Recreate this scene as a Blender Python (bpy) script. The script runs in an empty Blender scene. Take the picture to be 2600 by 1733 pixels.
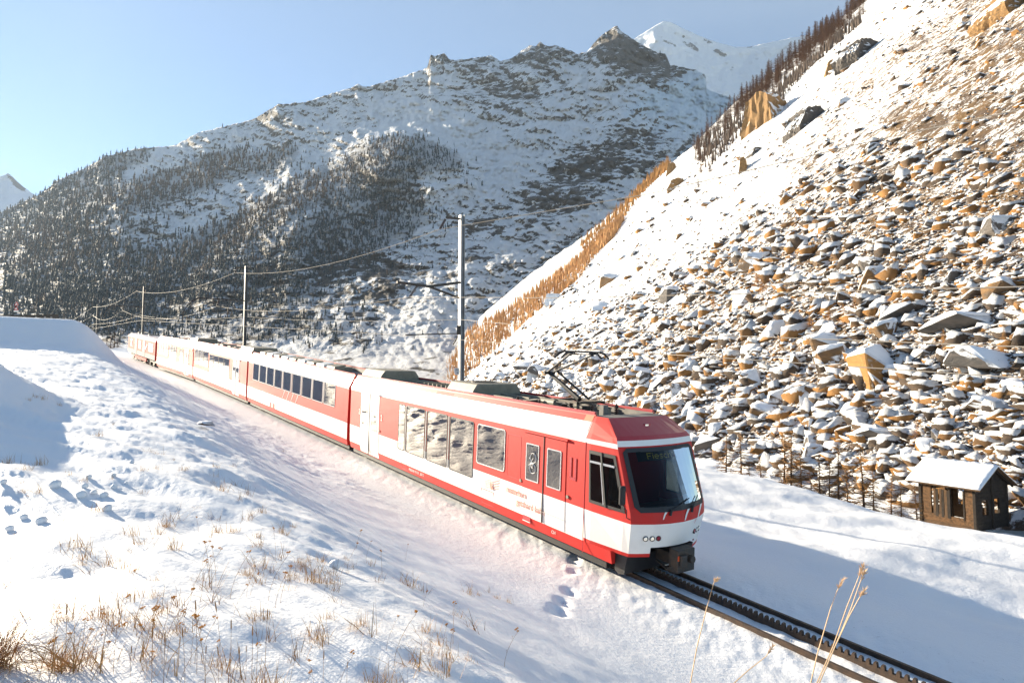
import bpy, bmesh, math, random
import numpy as np
from mathutils import Vector, Matrix
random.seed(7); rng = np.random.default_rng(11)
sc = bpy.context.scene
COL = sc.collection

# ---------------------------------------------------------------- camera
F = 1560.0; TH = math.atan(95.5 / F)
cam_d = bpy.data.cameras.new('camera'); cam = bpy.data.objects.new('camera', cam_d); COL.objects.link(cam)
cam_d.sensor_width = 36.0; cam_d.lens = F / 2600 * 36.0
cam_d.clip_start = 0.1; cam_d.clip_end = 40000
cam.location = (0, 0, 0); cam.rotation_euler = (math.pi / 2 + TH, 0, 0)
sc.camera = cam
sc.render.resolution_x = 1024; sc.render.resolution_y = 682

# ---------------------------------------------------------------- daylight
SUN_AZ = -50.5; SUN_EL = 14.0
sd = Vector((math.sin(math.radians(SUN_AZ)) * math.cos(math.radians(SUN_EL)), math.cos(math.radians(SUN_AZ)) * math.cos(math.radians(SUN_EL)), math.sin(math.radians(SUN_EL))))
world = bpy.data.worlds.new('World'); sc.world = world; world.use_nodes = True
wn = world.node_tree; bg = wn.nodes['Background']
sky = wn.nodes.new('ShaderNodeTexSky'); sky.sky_type = 'NISHITA'; sky.sun_disc = False
sky.sun_elevation = math.radians(SUN_EL); sky.sun_rotation = math.radians(SUN_AZ)
sky.altitude = 1400; sky.air_density = 1.15; sky.dust_density = 0.15; sky.ozone_density = 3.0
wn.links.new(sky.outputs[0], bg.inputs[0]); bg.inputs[1].default_value = 0.052
sl = bpy.data.lights.new('sun', 'SUN'); sl.energy = 5.0; sl.angle = math.radians(0.5); sl.color = (1.0, 0.865, 0.66)
sun = bpy.data.objects.new('sun', sl); COL.objects.link(sun)
sun.rotation_euler = sd.to_track_quat('Z', 'Y').to_euler()
sc.view_settings.view_transform = 'Standard'; sc.view_settings.look = 'None'
sc.view_settings.exposure = 2.0; sc.view_settings.gamma = 1.0; sc.view_settings.use_curve_mapping = False

sc.cycles.caustics_reflective = False; sc.cycles.caustics_refractive = False
# ---------------------------------------------------------------- helpers
def ray(px, py):
    px = np.asarray(px, float); py = np.asarray(py, float)
    u = (866.5 - py) / F
    y = math.cos(TH) - u * math.sin(TH); z = math.sin(TH) + u * math.cos(TH)
    return np.stack(np.broadcast_arrays((px - 1300) / F / y, np.ones_like(y * px), z / y), -1)
def at(px, py, D): return Vector((ray(px, py) * D).tolist())
def ss(x, a, b):
    q = np.clip((np.asarray(x, float) - a) / (b - a), 0, 1); return q * q * (3 - 2 * q)
_perm = {}
def perlin(x, y, seed=0):
    if seed not in _perm:
        r = np.random.default_rng(seed + 100); p = r.permutation(256); a = r.random(256) * 2 * np.pi
        _perm[seed] = (np.concatenate([p, p]), np.cos(a), np.sin(a))
    p, cx, cy = _perm[seed]
    xi = np.floor(x).astype(np.int64); yi = np.floor(y).astype(np.int64); xf = x - xi; yf = y - yi
    xi &= 255; yi &= 255; u = xf * xf * xf * (xf * (xf * 6 - 15) + 10); v = yf * yf * yf * (yf * (yf * 6 - 15) + 10)
    def g(i, j, dx, dy):
        h = p[p[(xi + i) & 255] + ((yi + j) & 255)]; return cx[h] * dx + cy[h] * dy
    a = g(0, 0, xf, yf); b = g(1, 0, xf - 1, yf); c = g(0, 1, xf, yf - 1); d = g(1, 1, xf - 1, yf - 1)
    return (a + u * (b - a) + v * ((c + u * (d - c)) - (a + u * (b - a)))) * 1.4
def fbm(x, y, o=4, seed=0, gain=.5, ridge=False):
    s = 0; a = 1; n = 0
    for i in range(o):
        q = perlin(x * 2 ** i + 17.3 * i, y * 2 ** i - 9.1 * i, seed + i)
        if ridge: q = 1 - 2 * np.abs(q)
        s = s + a * q; n += a; a *= gain
    return s / n

def tag(o, label=None, cat=None, group=None, kind=None):
    if label: o['label'] = label
    if cat: o['category'] = cat
    if group: o['group'] = group
    if kind: o['kind'] = kind
    return o
def link(o, parent=None):
    COL.objects.link(o)
    if parent is not None: o.parent = parent
    return o
def empty(name, loc, label=None, cat=None, group=None, mat=None):
    o = bpy.data.objects.new(name, None); COL.objects.link(o); o.empty_display_size = .2
    if mat is not None: o.matrix_world = mat
    else: o.location = loc
    return tag(o, label, cat, group)
def np_mesh(name, V, T, mats, parent=None, smooth=False, attrs=None, matidx=None):
    """V (n,3), T (m,3|4)"""
    V = np.asarray(V, np.float32); T = np.asarray(T, np.int32)
    me = bpy.data.meshes.new(name); me.vertices.add(len(V)); me.vertices.foreach_set('co', V.ravel())
    k = T.shape[1]; me.loops.add(T.size); me.loops.foreach_set('vertex_index', T.ravel())
    me.polygons.add(len(T)); me.polygons.foreach_set('loop_start', np.arange(0, T.size, k, dtype=np.int32))
    me.polygons.foreach_set('loop_total', np.full(len(T), k, np.int32))
    if smooth: me.polygons.foreach_set('use_smooth', np.ones(len(T), bool))
    if matidx is not None: me.polygons.foreach_set('material_index', np.asarray(matidx, np.int32))
    for m in mats: me.materials.append(m)
    if attrs:
        for an, av in attrs.items():
            a = me.attributes.new(an, 'FLOAT', 'POINT'); a.data.foreach_set('value', np.asarray(av, np.float32).ravel())
    me.update(calc_edges=True)
    o = bpy.data.objects.new(name, me); return link(o, parent)
def grid_faces(nr, nc):
    i = np.arange(nr - 1)[:, None] * nc + np.arange(nc - 1)[None, :]
    return np.stack([i, i + 1, i + nc + 1, i + nc], -1).reshape(-1, 4)

class B:
    """collects faces of one part"""
    def __init__(s): s.v = []; s.f = []; s.m = []
    def add(s, vs, fs, m=0):
        o = len(s.v); s.v += [tuple(v) for v in vs]; s.f += [tuple(o + i for i in f) for f in fs]; s.m += [m] * len(fs); return s
    def box(s, c, d, m=0, M=None):
        vs = [Vector((c[0] + sx * d[0] / 2, c[1] + sy * d[1] / 2, c[2] + sz * d[2] / 2)) for sx in (-1, 1) for sy in (-1, 1) for sz in (-1, 1)]
        if M is not None: vs = [M @ v for v in vs]
        return s.add(vs, [(0, 1, 3, 2), (4, 6, 7, 5), (0, 4, 5, 1), (2, 3, 7, 6), (0, 2, 6, 4), (1, 5, 7, 3)], m)
    def beam(s, a, b, w, h, up=(0, 0, 1), m=0):
        a = Vector(a); b = Vector(b); d = (b - a).normalized(); u = Vector(up)
        if abs(d.dot(u)) > .98: u = Vector((1, 0, 0))
        x = d.cross(u).normalized(); z = x.cross(d)
        vs = [p + x * sx * w / 2 + z * sz * h / 2 for p in (a, b) for sx, sz in ((-1, -1), (1, -1), (1, 1), (-1, 1))]
        return s.add(vs, [(3, 2, 1, 0), (4, 5, 6, 7), (0, 1, 5, 4), (1, 2, 6, 5), (2, 3, 7, 6), (3, 0, 4, 7)], m)
    def tube(s, pts, r, n=6, m=0, cap=True, r2=None):
        pts = [Vector(p) for p in pts]; k = len(pts); vs = []
        rs = r if isinstance(r, (list, tuple)) else [r + ((r2 if r2 is not None else r) - r) * i / (k - 1) for i in range(k)]
        ref = Vector((0, 0, 1))
        for i, p in enumerate(pts):
            d = (pts[min(i + 1, k - 1)] - pts[max(i - 1, 0)]).normalized()
            q = ref if abs(d.dot(ref)) < .95 else Vector((1, 0, 0))
            x = d.cross(q).normalized(); y = x.cross(d)
            for j in range(n):
                a = 2 * math.pi * j / n; vs.append(p + (x * math.cos(a) + y * math.sin(a)) * rs[i])
        fs = [(i * n + j, i * n + (j + 1) % n, (i + 1) * n + (j + 1) % n, (i + 1) * n + j) for i in range(k - 1) for j in range(n)]
        if cap: fs += [tuple(range(n - 1, -1, -1)), tuple((k - 1) * n + j for j in range(n))]
        return s.add(vs, fs, m)
    def loft(s, secs, m=0, caps=True, closed=True):
        n = len(secs[0]); vs = [p for q in secs for p in q]; fs = []; mm = []
        rngj = range(n) if closed else range(n - 1)
        for i in range(len(secs) - 1):
            for j in rngj:
                fs.append((i * n + j, i * n + (j + 1) % n, (i + 1) * n + (j + 1) % n, (i + 1) * n + j)); mm.append(m if isinstance(m, int) else m[j])
        if caps:
            fs += [tuple(range(n - 1, -1, -1)), tuple((len(secs) - 1) * n + j for j in range(n))]; mm += [0 if not isinstance(m, int) else m] * 2
        o = len(s.v); s.v += [tuple(v) for v in vs]; s.f += [tuple(o + i for i in f) for f in fs]; s.m += mm; return s
    def build(s, name, mats, parent=None, smooth=False, bevel=0, label=None):
        me = bpy.data.meshes.new(name); me.from_pydata(s.v, [], s.f)
        if not isinstance(mats, (list, tuple)): mats = [mats]
        for m in mats: me.materials.append(m)
        me.polygons.foreach_set('material_index', s.m)
        if smooth: me.polygons.foreach_set('use_smooth', [True] * len(s.f))
        bm = bmesh.new(); bm.from_mesh(me); bmesh.ops.recalc_face_normals(bm, faces=bm.faces)
        if bevel: bmesh.ops.bevel(bm, geom=list(bm.edges), offset=bevel, segments=1, affect='EDGES', clamp_overlap=True)
        bm.to_mesh(me); bm.free(); me.update()
        o = bpy.data.objects.new(name, me); link(o, parent)
        if label: o['label'] = label
        return o
def copy_tree(o, parent=None):
    c = o.copy(); COL.objects.link(c); c.parent = parent
    for ch in list(o.children): copy_tree(ch, c)
    return c

# ---------------------------------------------------------------- materials
def mat(name, col=(.5, .5, .5), rough=.6, metal=0.0, coat=0.0, spec=.5):
    m = bpy.data.materials.new(name); m.use_nodes = True; p = m.node_tree.nodes['Principled BSDF']
    p.inputs['Base Color'].default_value = (*col, 1); p.inputs['Roughness'].default_value = rough
    p.inputs['Metallic'].default_value = metal; p.inputs['Coat Weight'].default_value = coat; p.inputs['Coat Roughness'].default_value = .06
    p.inputs['Specular IOR Level'].default_value = spec
    return m
def N(m, t, **kw):
    n = m.node_tree.nodes.new(t)
    for k, v in kw.items():
        if k in n.inputs.keys() if isinstance(k, str) else False: n.inputs[k].default_value = v
        else: setattr(n, k, v)
    return n
def L(m, a, b): m.node_tree.links.new(a, b)
def noise(m, scale, detail=4, rough=.55, vec=None, dist=0):
    n = m.node_tree.nodes.new('ShaderNodeTexNoise'); n.inputs['Scale'].default_value = scale; n.inputs['Detail'].default_value = detail
    n.inputs['Roughness'].default_value = rough; n.inputs['Distortion'].default_value = dist
    if vec is not None: L(m, vec, n.inputs['Vector'])
    return n.outputs['Fac']
def coords(m, kind='Object', scale=None, rot=None):
    c = m.node_tree.nodes.new('ShaderNodeTexCoord')
    if scale is None and rot is None: return c.outputs[kind]
    mp = m.node_tree.nodes.new('ShaderNodeMapping')
    if scale is not None: mp.inputs['Scale'].default_value = scale
    if rot is not None: mp.inputs['Rotation'].default_value = rot
    L(m, c.outputs[kind], mp.inputs['Vector']); return mp.outputs[0]
def mapr(m, src, a, b, c=0, d=1, smooth=True):
    n = m.node_tree.nodes.new('ShaderNodeMapRange'); n.interpolation_type = 'SMOOTHSTEP' if smooth else 'LINEAR'
    for k, v in zip(('From Min', 'From Max', 'To Min', 'To Max'), (a, b, c, d)): n.inputs[k].default_value = v
    L(m, src, n.inputs['Value']); return n.outputs[0]
def mixc(m, fac, a, b):
    n = m.node_tree.nodes.new('ShaderNodeMix'); n.data_type = 'RGBA'
    if isinstance(fac, (int, float)): n.inputs[0].default_value = fac
    else: L(m, fac, n.inputs[0])
    for s, i in ((a, 6), (b, 7)):
        if isinstance(s, tuple): n.inputs[i].default_value = (*s, 1)
        else: L(m, s, n.inputs[i])
    return n.outputs[2]
def math_(m, op, a, b=None):
    n = m.node_tree.nodes.new('ShaderNodeMath'); n.operation = op
    for s, i in ((a, 0), (b, 1)):
        if s is None: continue
        if isinstance(s, (int, float)): n.inputs[i].default_value = s
        else: L(m, s, n.inputs[i])
    return n.outputs[0]
def attr(m, name):
    n = m.node_tree.nodes.new('ShaderNodeAttribute'); n.attribute_name = name; return n.outputs['Fac']
def nz(m):
    g = m.node_tree.nodes.new('ShaderNodeNewGeometry'); s = m.node_tree.nodes.new('ShaderNodeSeparateXYZ')
    L(m, g.outputs['Normal'], s.inputs[0]); return s.outputs[2]
def bump(m, h, strength=.3, dist=.05):
    n = m.node_tree.nodes.new('ShaderNodeBump'); n.inputs['Strength'].default_value = strength; n.inputs['Distance'].default_value = dist
    L(m, h, n.inputs['Height']); L(m, n.outputs[0], m.node_tree.nodes['Principled BSDF'].inputs['Normal'])
def setc(m, c): L(m, c, m.node_tree.nodes['Principled BSDF'].inputs['Base Color'])
def dirty(m, col, col2, scale=3, amt=.5, rs=None):
    f = mapr(m, noise(m, scale, 6, .65, coords(m)), .35, .7, 0, amt); setc(m, mixc(m, f, col, col2)); return m

SNOW = (.84, .85, .865)
m_snow = mat('snow', SNOW, .55, spec=.25)
_c = coords(m_snow)
_g = math_(m_snow, 'MULTIPLY', attr(m_snow, 'grit'), mapr(m_snow, noise(m_snow, 22, 3, .7, _c, 1.5), .66, .72))
setc(m_snow, mixc(m_snow, _g, mixc(m_snow, mapr(m_snow, noise(m_snow, .6, 3, .5, _c), .3, .7), SNOW, (.86, .86, .86)), (.16, .12, .09)))
bump(m_snow, math_(m_snow, 'ADD', noise(m_snow, 9, 6, .62, _c), math_(m_snow, 'MULTIPLY', noise(m_snow, 55, 3, .6, _c), .3)), .42, .05)

m_talus = mat('talus_ground', SNOW, .7, spec=.2)
_c = coords(m_talus)
_n = math_(m_talus, 'ADD', noise(m_talus, .35, 8, .72, _c, .6), math_(m_talus, 'MULTIPLY', attr(m_talus, 'rock'), .5))
_n2 = mapr(m_talus, math_(m_talus, 'ADD', _n, math_(m_talus, 'MULTIPLY', noise(m_talus, 1.7, 5, .7, _c), .45)), .98 + .01, 1.06 + .03)
_br = mixc(m_talus, mapr(m_talus, noise(m_talus, .15, 3, .5, _c), .35, .65), (.10, .07, .05), (.18, .11, .05))
setc(m_talus, mixc(m_talus, _n2, SNOW, _br))
bump(m_talus, _n, 1.0, 1.2)

def rockmat(name, c1, c2, c3, use_tone=True):
    m = mat(name, c1, .85, spec=.2); c = coords(m)
    st = coords(m, 'Object', (1, 1, 3.2), (.35, .2, 0))
    base = mixc(m, mapr(m, noise(m, 1.1, 6, .7, st, .8), .38, .64), c1, c2)
    if use_tone: base = mixc(m, mapr(m, attr(m, 'tone'), .45, .85), base, c3)
    dark = mapr(m, noise(m, 2.6, 6, .75, st, 1.2), .56, .68, 0, .75)
    base = mixc(m, dark, base, (.055, .045, .04))
    g = math_(m, 'ADD', nz(m), math_(m, 'MULTIPLY', noise(m, 1.6, 5, .7, c), .55))
    setc(m, mixc(m, mapr(m, g, .54, .64), base, SNOW)); bump(m, noise(m, 3.0, 7, .75, st, 1.0), .9, .35)
    return m
m_rock = rockmat('talus_rock', (.12, .085, .06), (.07, .058, .05), (.34, .175, .06))
m_bould = rockmat('boulder_rock', (.22, .13, .06), (.11, .085, .065), (.36, .19, .065))
m_bould_grey = rockmat('boulder_rock_grey', (.15, .13, .115), (.09, .085, .08), (.19, .16, .13))
m_cliff = rockmat('cliff_rock', (.36, .21, .085), (.2, .13, .07), (.45, .3, .15), False)
m_cap = mat('snow_cap', SNOW, .6, spec=.2); bump(m_cap, noise(m_cap, 4, 4, .6, coords(m_cap)), .4, .1)

m_mount = mat('mountain', SNOW, .8, spec=.15)
_c = coords(m_mount); _g2 = coords(m_mount, 'Object', (.022, .022, .045), (0, .35, .2))
_nn = noise(m_mount, 1.0, 9, .72, _g2, .4)
_f = mapr(m_mount, math_(m_mount, 'ADD', attr(m_mount, 'rock'), math_(m_mount, 'MULTIPLY', math_(m_mount, 'SUBTRACT', _nn, .5), 2.3)), .50, .58)
_rk = mixc(m_mount, mapr(m_mount, noise(m_mount, 2.2, 6, .7, _g2), .35, .65), (.09, .088, .085), (.19, .165, .14))
_snw = mixc(m_mount, attr(m_mount, 'ice'), SNOW, (.70, .80, .88))
_fo = mapr(m_mount, math_(m_mount, 'ADD', attr(m_mount, 'forest'), math_(m_mount, 'MULTIPLY', math_(m_mount, 'SUBTRACT', _nn, .5), .9)), .45, .7, 0, .45)
setc(m_mount, mixc(m_mount, _fo, mixc(m_mount, _f, _snw, _rk), (.06, .055, .05)))
bump(m_mount, _nn, 1.0, 22)
m_farsnow = mat('far_snow_peak', SNOW, .8, spec=.1); _g3 = coords(m_farsnow, 'Object', (.004, .004, .006))
_f = mapr(m_farsnow, math_(m_farsnow, 'ADD', attr(m_farsnow, 'rock'), math_(m_farsnow, 'MULTIPLY', math_(m_farsnow, 'SUBTRACT', noise(m_farsnow, 1, 8, .7, _g3), .5), 1.3)), .5, .56)
setc(m_farsnow, mixc(m_farsnow, _f, (.84, .87, .92), (.13, .13, .14))); bump(m_farsnow, noise(m_farsnow, 1.6, 8, .65, _g3), 1, 50)

m_red = mat('red_paint', (.56, .022, .016), .55, coat=.05, spec=.25)
m_red_old = mat('old_red_paint', (.50, .018, .016), .7, spec=.15); m_grey_old = mat('old_grey_paint', (.42, .41, .38), .75, spec=.15)
m_red2 = mat('dark_red_paint', (.42, .02, .03), .4, coat=.4)
m_white = mat('white_paint', (.80, .78, .74), .4, coat=.12)
m_pale = mat('pale_roof_panel', (.72, .60, .56), .35, coat=.2)
m_grey = mat('grey_paint', (.50, .49, .46), .45, coat=.2)
dirty(m_red, (.56, .022, .016), (.45, .03, .025), 2.5, .5); dirty(m_white, (.80, .78, .74), (.66, .62, .56), 1.3, .35); dirty(m_pale, (.78, .66, .62), (.66, .56, .52), 1.5, .5)
m_mirror = mat('coated_glass', (.22, .215, .21), .015, metal=1.0)
_w = noise(m_mirror, 1.2, 2, .5, coords(m_mirror)); bump(m_mirror, _w, .12, .03)
m_mirror2 = mat('pale_roof_glass', (.75, .78, .80), .12, metal=.6)
m_black = mat('black_rubber', (.012, .012, .013), .55)
m_dark = mat('dark_steel', (.045, .042, .04), .55, metal=.4); dirty(m_dark, (.045, .042, .04), (.12, .08, .05), 6, .6)
m_roofgrey = mat('roof_grey', (.13, .12, .11), .7); dirty(m_roofgrey, (.13, .12, .11), (.26, .24, .21), 3, .6)
m_galv = mat('galvanised_steel', (.30, .30, .30), .5, metal=.3); dirty(m_galv, (.30, .30, .30), (.17, .165, .16), 4, .6)
m_alu = mat('aluminium_trim', (.72, .72, .72), .25, metal=.9)
m_beige = mat('beige_equipment', (.27, .24, .18), .6); dirty(m_beige, (.27, .24, .18), (.14, .12, .09), 5, .5)
m_ins = mat('insulator_brown', (.05, .03, .025), .3)
m_wire = mat('copper_wire', (.42, .36, .29), .65, spec=.2)
m_rail = mat('rusty_rail', (.09, .055, .035), .6, metal=.3); dirty(m_rail, (.09, .055, .035), (.03, .025, .022), 7, .8)
m_lampw = mat('headlight_glass', (.85, .82, .72), .08, metal=.8)
m_lampr = mat('tail_lamp_red', (.25, .01, .02), .15, coat=1)
m_orange = mat('orange_marking', (.75, .10, .02), .5)
m_yel = mat('yellow_stripe', (.85, .50, .03), .4)
m_text_w = mat('white_lettering', (.75, .70, .66), .5); m_text_r = mat('red_lettering', (.62, .24, .17), .5)
m_led = bpy.data.materials.new('display_led'); m_led.use_nodes = True
_p = m_led.node_tree.nodes['Principled BSDF']; _p.inputs['Base Color'].default_value = (.7, .6, .05, 1); _p.inputs['Emission Color'].default_value = (.75, .7, .05, 1); _p.inputs['Emission Strength'].default_value = .08
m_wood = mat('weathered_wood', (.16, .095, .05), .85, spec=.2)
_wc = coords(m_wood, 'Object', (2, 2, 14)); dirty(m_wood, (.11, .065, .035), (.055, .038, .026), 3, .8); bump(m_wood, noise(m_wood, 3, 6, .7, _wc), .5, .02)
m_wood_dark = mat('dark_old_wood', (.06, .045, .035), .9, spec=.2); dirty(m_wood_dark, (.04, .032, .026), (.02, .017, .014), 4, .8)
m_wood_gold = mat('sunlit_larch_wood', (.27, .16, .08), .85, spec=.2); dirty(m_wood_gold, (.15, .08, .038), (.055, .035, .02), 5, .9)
m_bark = mat('larch_bark', (.10, .06, .04), .9, spec=.1); m_twig = mat('larch_twigs', (.27, .15, .065), .9, spec=.1)
m_twig_gold = mat('golden_larch_twigs', (.42, .22, .08), .9, spec=.1); m_needle = mat('conifer_needles', (.06, .075, .078), .9, spec=.1)
m_larchfar = mat('larch_forest', (.13, .10, .08), .9, spec=.1)
m_straw = mat('dry_straw', (.46, .27, .11), .8, spec=.2); m_straw2 = mat('dark_dry_stalk', (.30, .155, .06), .8, spec=.2); m_flower = mat('dried_flower_head', (.44, .20, .045), .9, spec=.1)
m_reed = mat('pale_reed', (.60, .42, .26), .7, spec=.2)

# ================================================================ track line
def _front():
    a0 = np.array([-math.sin(math.radians(34)), math.cos(math.radians(34)), 0])
P = [ray(1553, 1431) * 14.3]
for (jx, jy), Lc in zip([(888, 1132), (628, 1017), (491, 960), (398, 928), (327, 902)], [17.6, 16.9, 17, 17, 17]):
    r = ray(jx, jy); Ds = np.linspace(P[-1][1] + 2, P[-1][1] + 30, 20000)
    d = np.linalg.norm(r[None] * Ds[:, None] - P[-1], axis=1); P.append(r * Ds[np.argmin(abs(d - Lc))])
FR = []
for i in range(5):
    X = (P[i + 1] - P[i]); X = X / np.linalg.norm(X); Y = np.array([-X[1], X[0], 0]); Y /= np.linalg.norm(Y); Z = np.cross(X, Y)
    FR.append((P[i] - 1.22 * Y - .3 * Z, X, Y, Z))
cen = [FR[i][0] for i in range(5)]; cen.append(P[5] - 1.22 * FR[4][2] - .3 * FR[4][3])
a0 = FR[0][1]
CEN = np.array([cen[0] - a0 * 70] + [cen[0] - a0 * 30] + cen + [cen[5] + (cen[5] - cen[4]) * 1.0, cen[5] + (cen[5] - cen[4]) * 3.0])
seg = np.linalg.norm(np.diff(CEN[:, :2], axis=0), axis=1); TT = np.concatenate([[0], np.cumsum(seg)]); TT -= TT[2]
_tt = np.linspace(TT[0], TT[-1], 400); _cx = [np.interp(_tt, TT, CEN[:, k]) for k in range(3)]
def _sm(a, k=13):
    p = np.pad(a, k, mode='reflect', reflect_type='odd'); return np.convolve(p, np.ones(2 * k + 1) / (2 * k + 1), 'valid')
_cx = [_sm(a, 6) for a in _cx]; CL = np.stack(_cx, 1)
def cpt(t): return np.array([np.interp(t, _tt, CL[:, k]) for k in range(3)])
def cdir(t): d = cpt(t + .5) - cpt(t - .5); return d / np.linalg.norm(d)
def place(t, u, dz=0):
    """point beside the track: t metres up the line, u metres to its right"""
    d = cdir(t); n = np.array([d[1], -d[0], 0]); n /= np.linalg.norm(n); return Vector((cpt(t) + n * u + np.array([0, 0, dz])).tolist())
_cs = CL[::10]; _ct = _tt[::10]
def tu(X, Y):
    best = np.full(X.shape, 1e9); t = np.zeros(X.shape); u = np.zeros(X.shape)
    for i in range(len(_cs) - 1):
        ax, ay = _cs[i, :2]; dx, dy = _cs[i + 1, :2] - _cs[i, :2]; l2 = dx * dx + dy * dy
        q = np.clip(((X - ax) * dx + (Y - ay) * dy) / l2, 0, 1); ex = X - ax - q * dx; ey = Y - ay - q * dy; d = ex * ex + ey * ey
        w = d < best; best = np.where(w, d, best); t = np.where(w, _ct[i] + q * (_ct[i + 1] - _ct[i]), t)
        sg = np.sign(ex * dy - ey * dx); u = np.where(w, sg * np.sqrt(d), u)
    return t, u
def table(xs, ys, x):
    g = np.linspace(xs[0], xs[-1], 900); v = np.interp(g, xs, ys); k = 8; v = _sm(v, k); return np.interp(x, g, v)
def ground(X, Y, detail=True):
    X = np.asarray(X, float); Y = np.asarray(Y, float)
    t, u = tu(X, Y); zr = np.interp(t, _tt, CL[:, 2]); v = -u
    crest = np.interp(t, [-60, -8, 10, 38, 60, 120], [1.05, 1.03, .94, .87, .92, 1.0])
    zl = table([0, 1.5, 2.0, 3.0, 5, 7, 9.0, 10.2, 12, 20, 40, 90], [-.1, -.1, -.02, .12, .78, 1.80, 2.95, 3.2, 3.36, 3.6, 4.2, 6.5], np.clip(v, 0, 90)) * np.where(v > 2.2, crest, 1)
    zrgt = table([0, 1.5, 2.2, 4, 8, 12, 18, 22, 60], [-.1, -.1, -.16, -.45, -.95, -1.2, -1.55, -2.0, -9], np.clip(u, 0, 60))
    z = zr + np.where(v > 0, zl, zrgt)
    hol = ss(u, 19.5 + .03 * np.clip(t, 0, 80), 30 + .06 * np.clip(t, 0, 80)); z = z * (1 - hol) + (-10.6) * hol
    em_ = ss(t, 50, 56.5) * ss(v, 5.6, 10.2); z = z * (1 - em_) + 5.2 * em_       # road embankment
    z = z + 1.65 * np.exp(-((X + 14.1) ** 2 + (Y - 15.1) ** 2) / (2 * 1.35 ** 2))      # unseen mound left of the frame, shaped to cast the shadow at the left
    z = z - .25 * np.exp(-((X + 5.6) ** 2 + (Y - 6.5) ** 2) / (2 * 2.2 ** 2))
    if detail:
        sh = ss(v, 6.6, 9.5); up = ss(t, -6, 6)
        rg = (X * .73 - Y * .69, X * .69 + Y * .73)
        rl = (X * .93 - Y * .37, X * .37 + Y * .93); n1 = fbm(rg[0] * .45, rg[1] * .7, 3, 3); n2 = fbm(rl[0] * .55, rl[1] * 1.9, 4, 9, .5); n3 = perlin(rg[0] * 6, rg[1] * 6, 31)
        hm = np.clip(n1, -.6, .8) * .14 + np.maximum(n2, -.3) * (.068 + .09 * up) + n3 * .006
        emb = 1 - .8 * ss(t, 47, 52)
        z = z + sh * hm * emb + (1 - sh) * ss(v, 2.3, 4) * (ss(t, 2, 14) * np.maximum(n2, -.3) * .13 + n1 * .035 + fbm(X * .9, Y * .9, 3, 5) * .018)
        rt = ss(u, 2.2, 8); z = z + rt * (fbm(X * .12, Y * .12, 3, 21) * .55 + fbm(X * .55, Y * .55, 4, 12) * .09) + ss(u, 26, 34) * fbm(X * .2, Y * .2, 3, 8) * .9
        bed = 1 - ss(np.abs(u), 1.6, 3); z = z + bed * (perlin(X * 3, Y * 3, 4) * .022 + perlin(X * 9, Y * 9, 6) * .008)
        for (fx, fy) in FOOT:
            z = z - .13 * np.exp(-((X - fx) ** 2 + (Y - fy) ** 2) / (2 * .085 ** 2))
    return z
FOOT = []
def gpt(px, py, lo=2.0, hi=130.0):
    """where the sight line through a photo pixel meets the near ground"""
    r = ray(px, py); D = lo * (hi / lo) ** np.linspace(0, 1, 500)
    h = ground(r[0] * D, D, False) - r[2] * D; i = int(np.argmax(h > 0)) if (h > 0).any() else len(D) - 1
    return float(r[0] * D[i]), float(D[i])
for fp in [(1463, 1413), (1457, 1427), (1455, 1450), (1444, 1497), (1447, 1507), (1427, 1522), (1431, 1532), (1417, 1543), (1424, 1553), (1412, 1557)]:
    FOOT.append(gpt(*fp))
def gz(x, y): return float(ground(np.array([float(x)]), np.array([float(y)]))[0])

# ================================================================ snow ground
az = np.radians(np.arange(-82, 60, .13)); rr = 1.25 * 1.0122 ** np.arange(0, 400)
A_, R_ = np.meshgrid(az, rr); GX = (np.sin(A_) * R_).ravel(); GY = (np.cos(A_) * R_).ravel(); GZ = ground(GX, GY)
gt, gu = tu(GX, GY)
grit = (ss(np.abs(gu), .3, 1.2) * (1 - ss(np.abs(gu), 3.2, 4.6)) * (gu < 2.4)) + .6 * ss(gu, 22, 27)
snow_ground = np_mesh('snow_ground', np.stack([GX, GY, GZ], 1), grid_faces(len(rr), len(az)), [m_snow], smooth=True, attrs={'grit': grit})
tag(snow_ground, kind='structure')
# ground behind and far beyond, one coarse sheet lower down
vf = B(); vf.add([(-6400, -290, -60), (6900, -290, -60), (6900, 8900, -60), (-6400, 8900, -60)], [(0, 1, 2, 3)]); tag(vf.build('valley_ground', [m_cap]), kind='structure')
az2 = np.radians(np.arange(60, 280, 4.0)); rr2 = np.array([1.25, 3, 6, 12, 25, 50, 100, 157])
A_, R_ = np.meshgrid(az2, rr2); X2 = (np.sin(A_) * R_).ravel(); Y2 = (np.cos(A_) * R_).ravel()
tag(np_mesh('snow_bank_behind', np.stack([X2, Y2, ground(X2, Y2, False)], 1), grid_faces(len(rr2), len(az2)), [m_snow], smooth=True), kind='structure')

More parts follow.
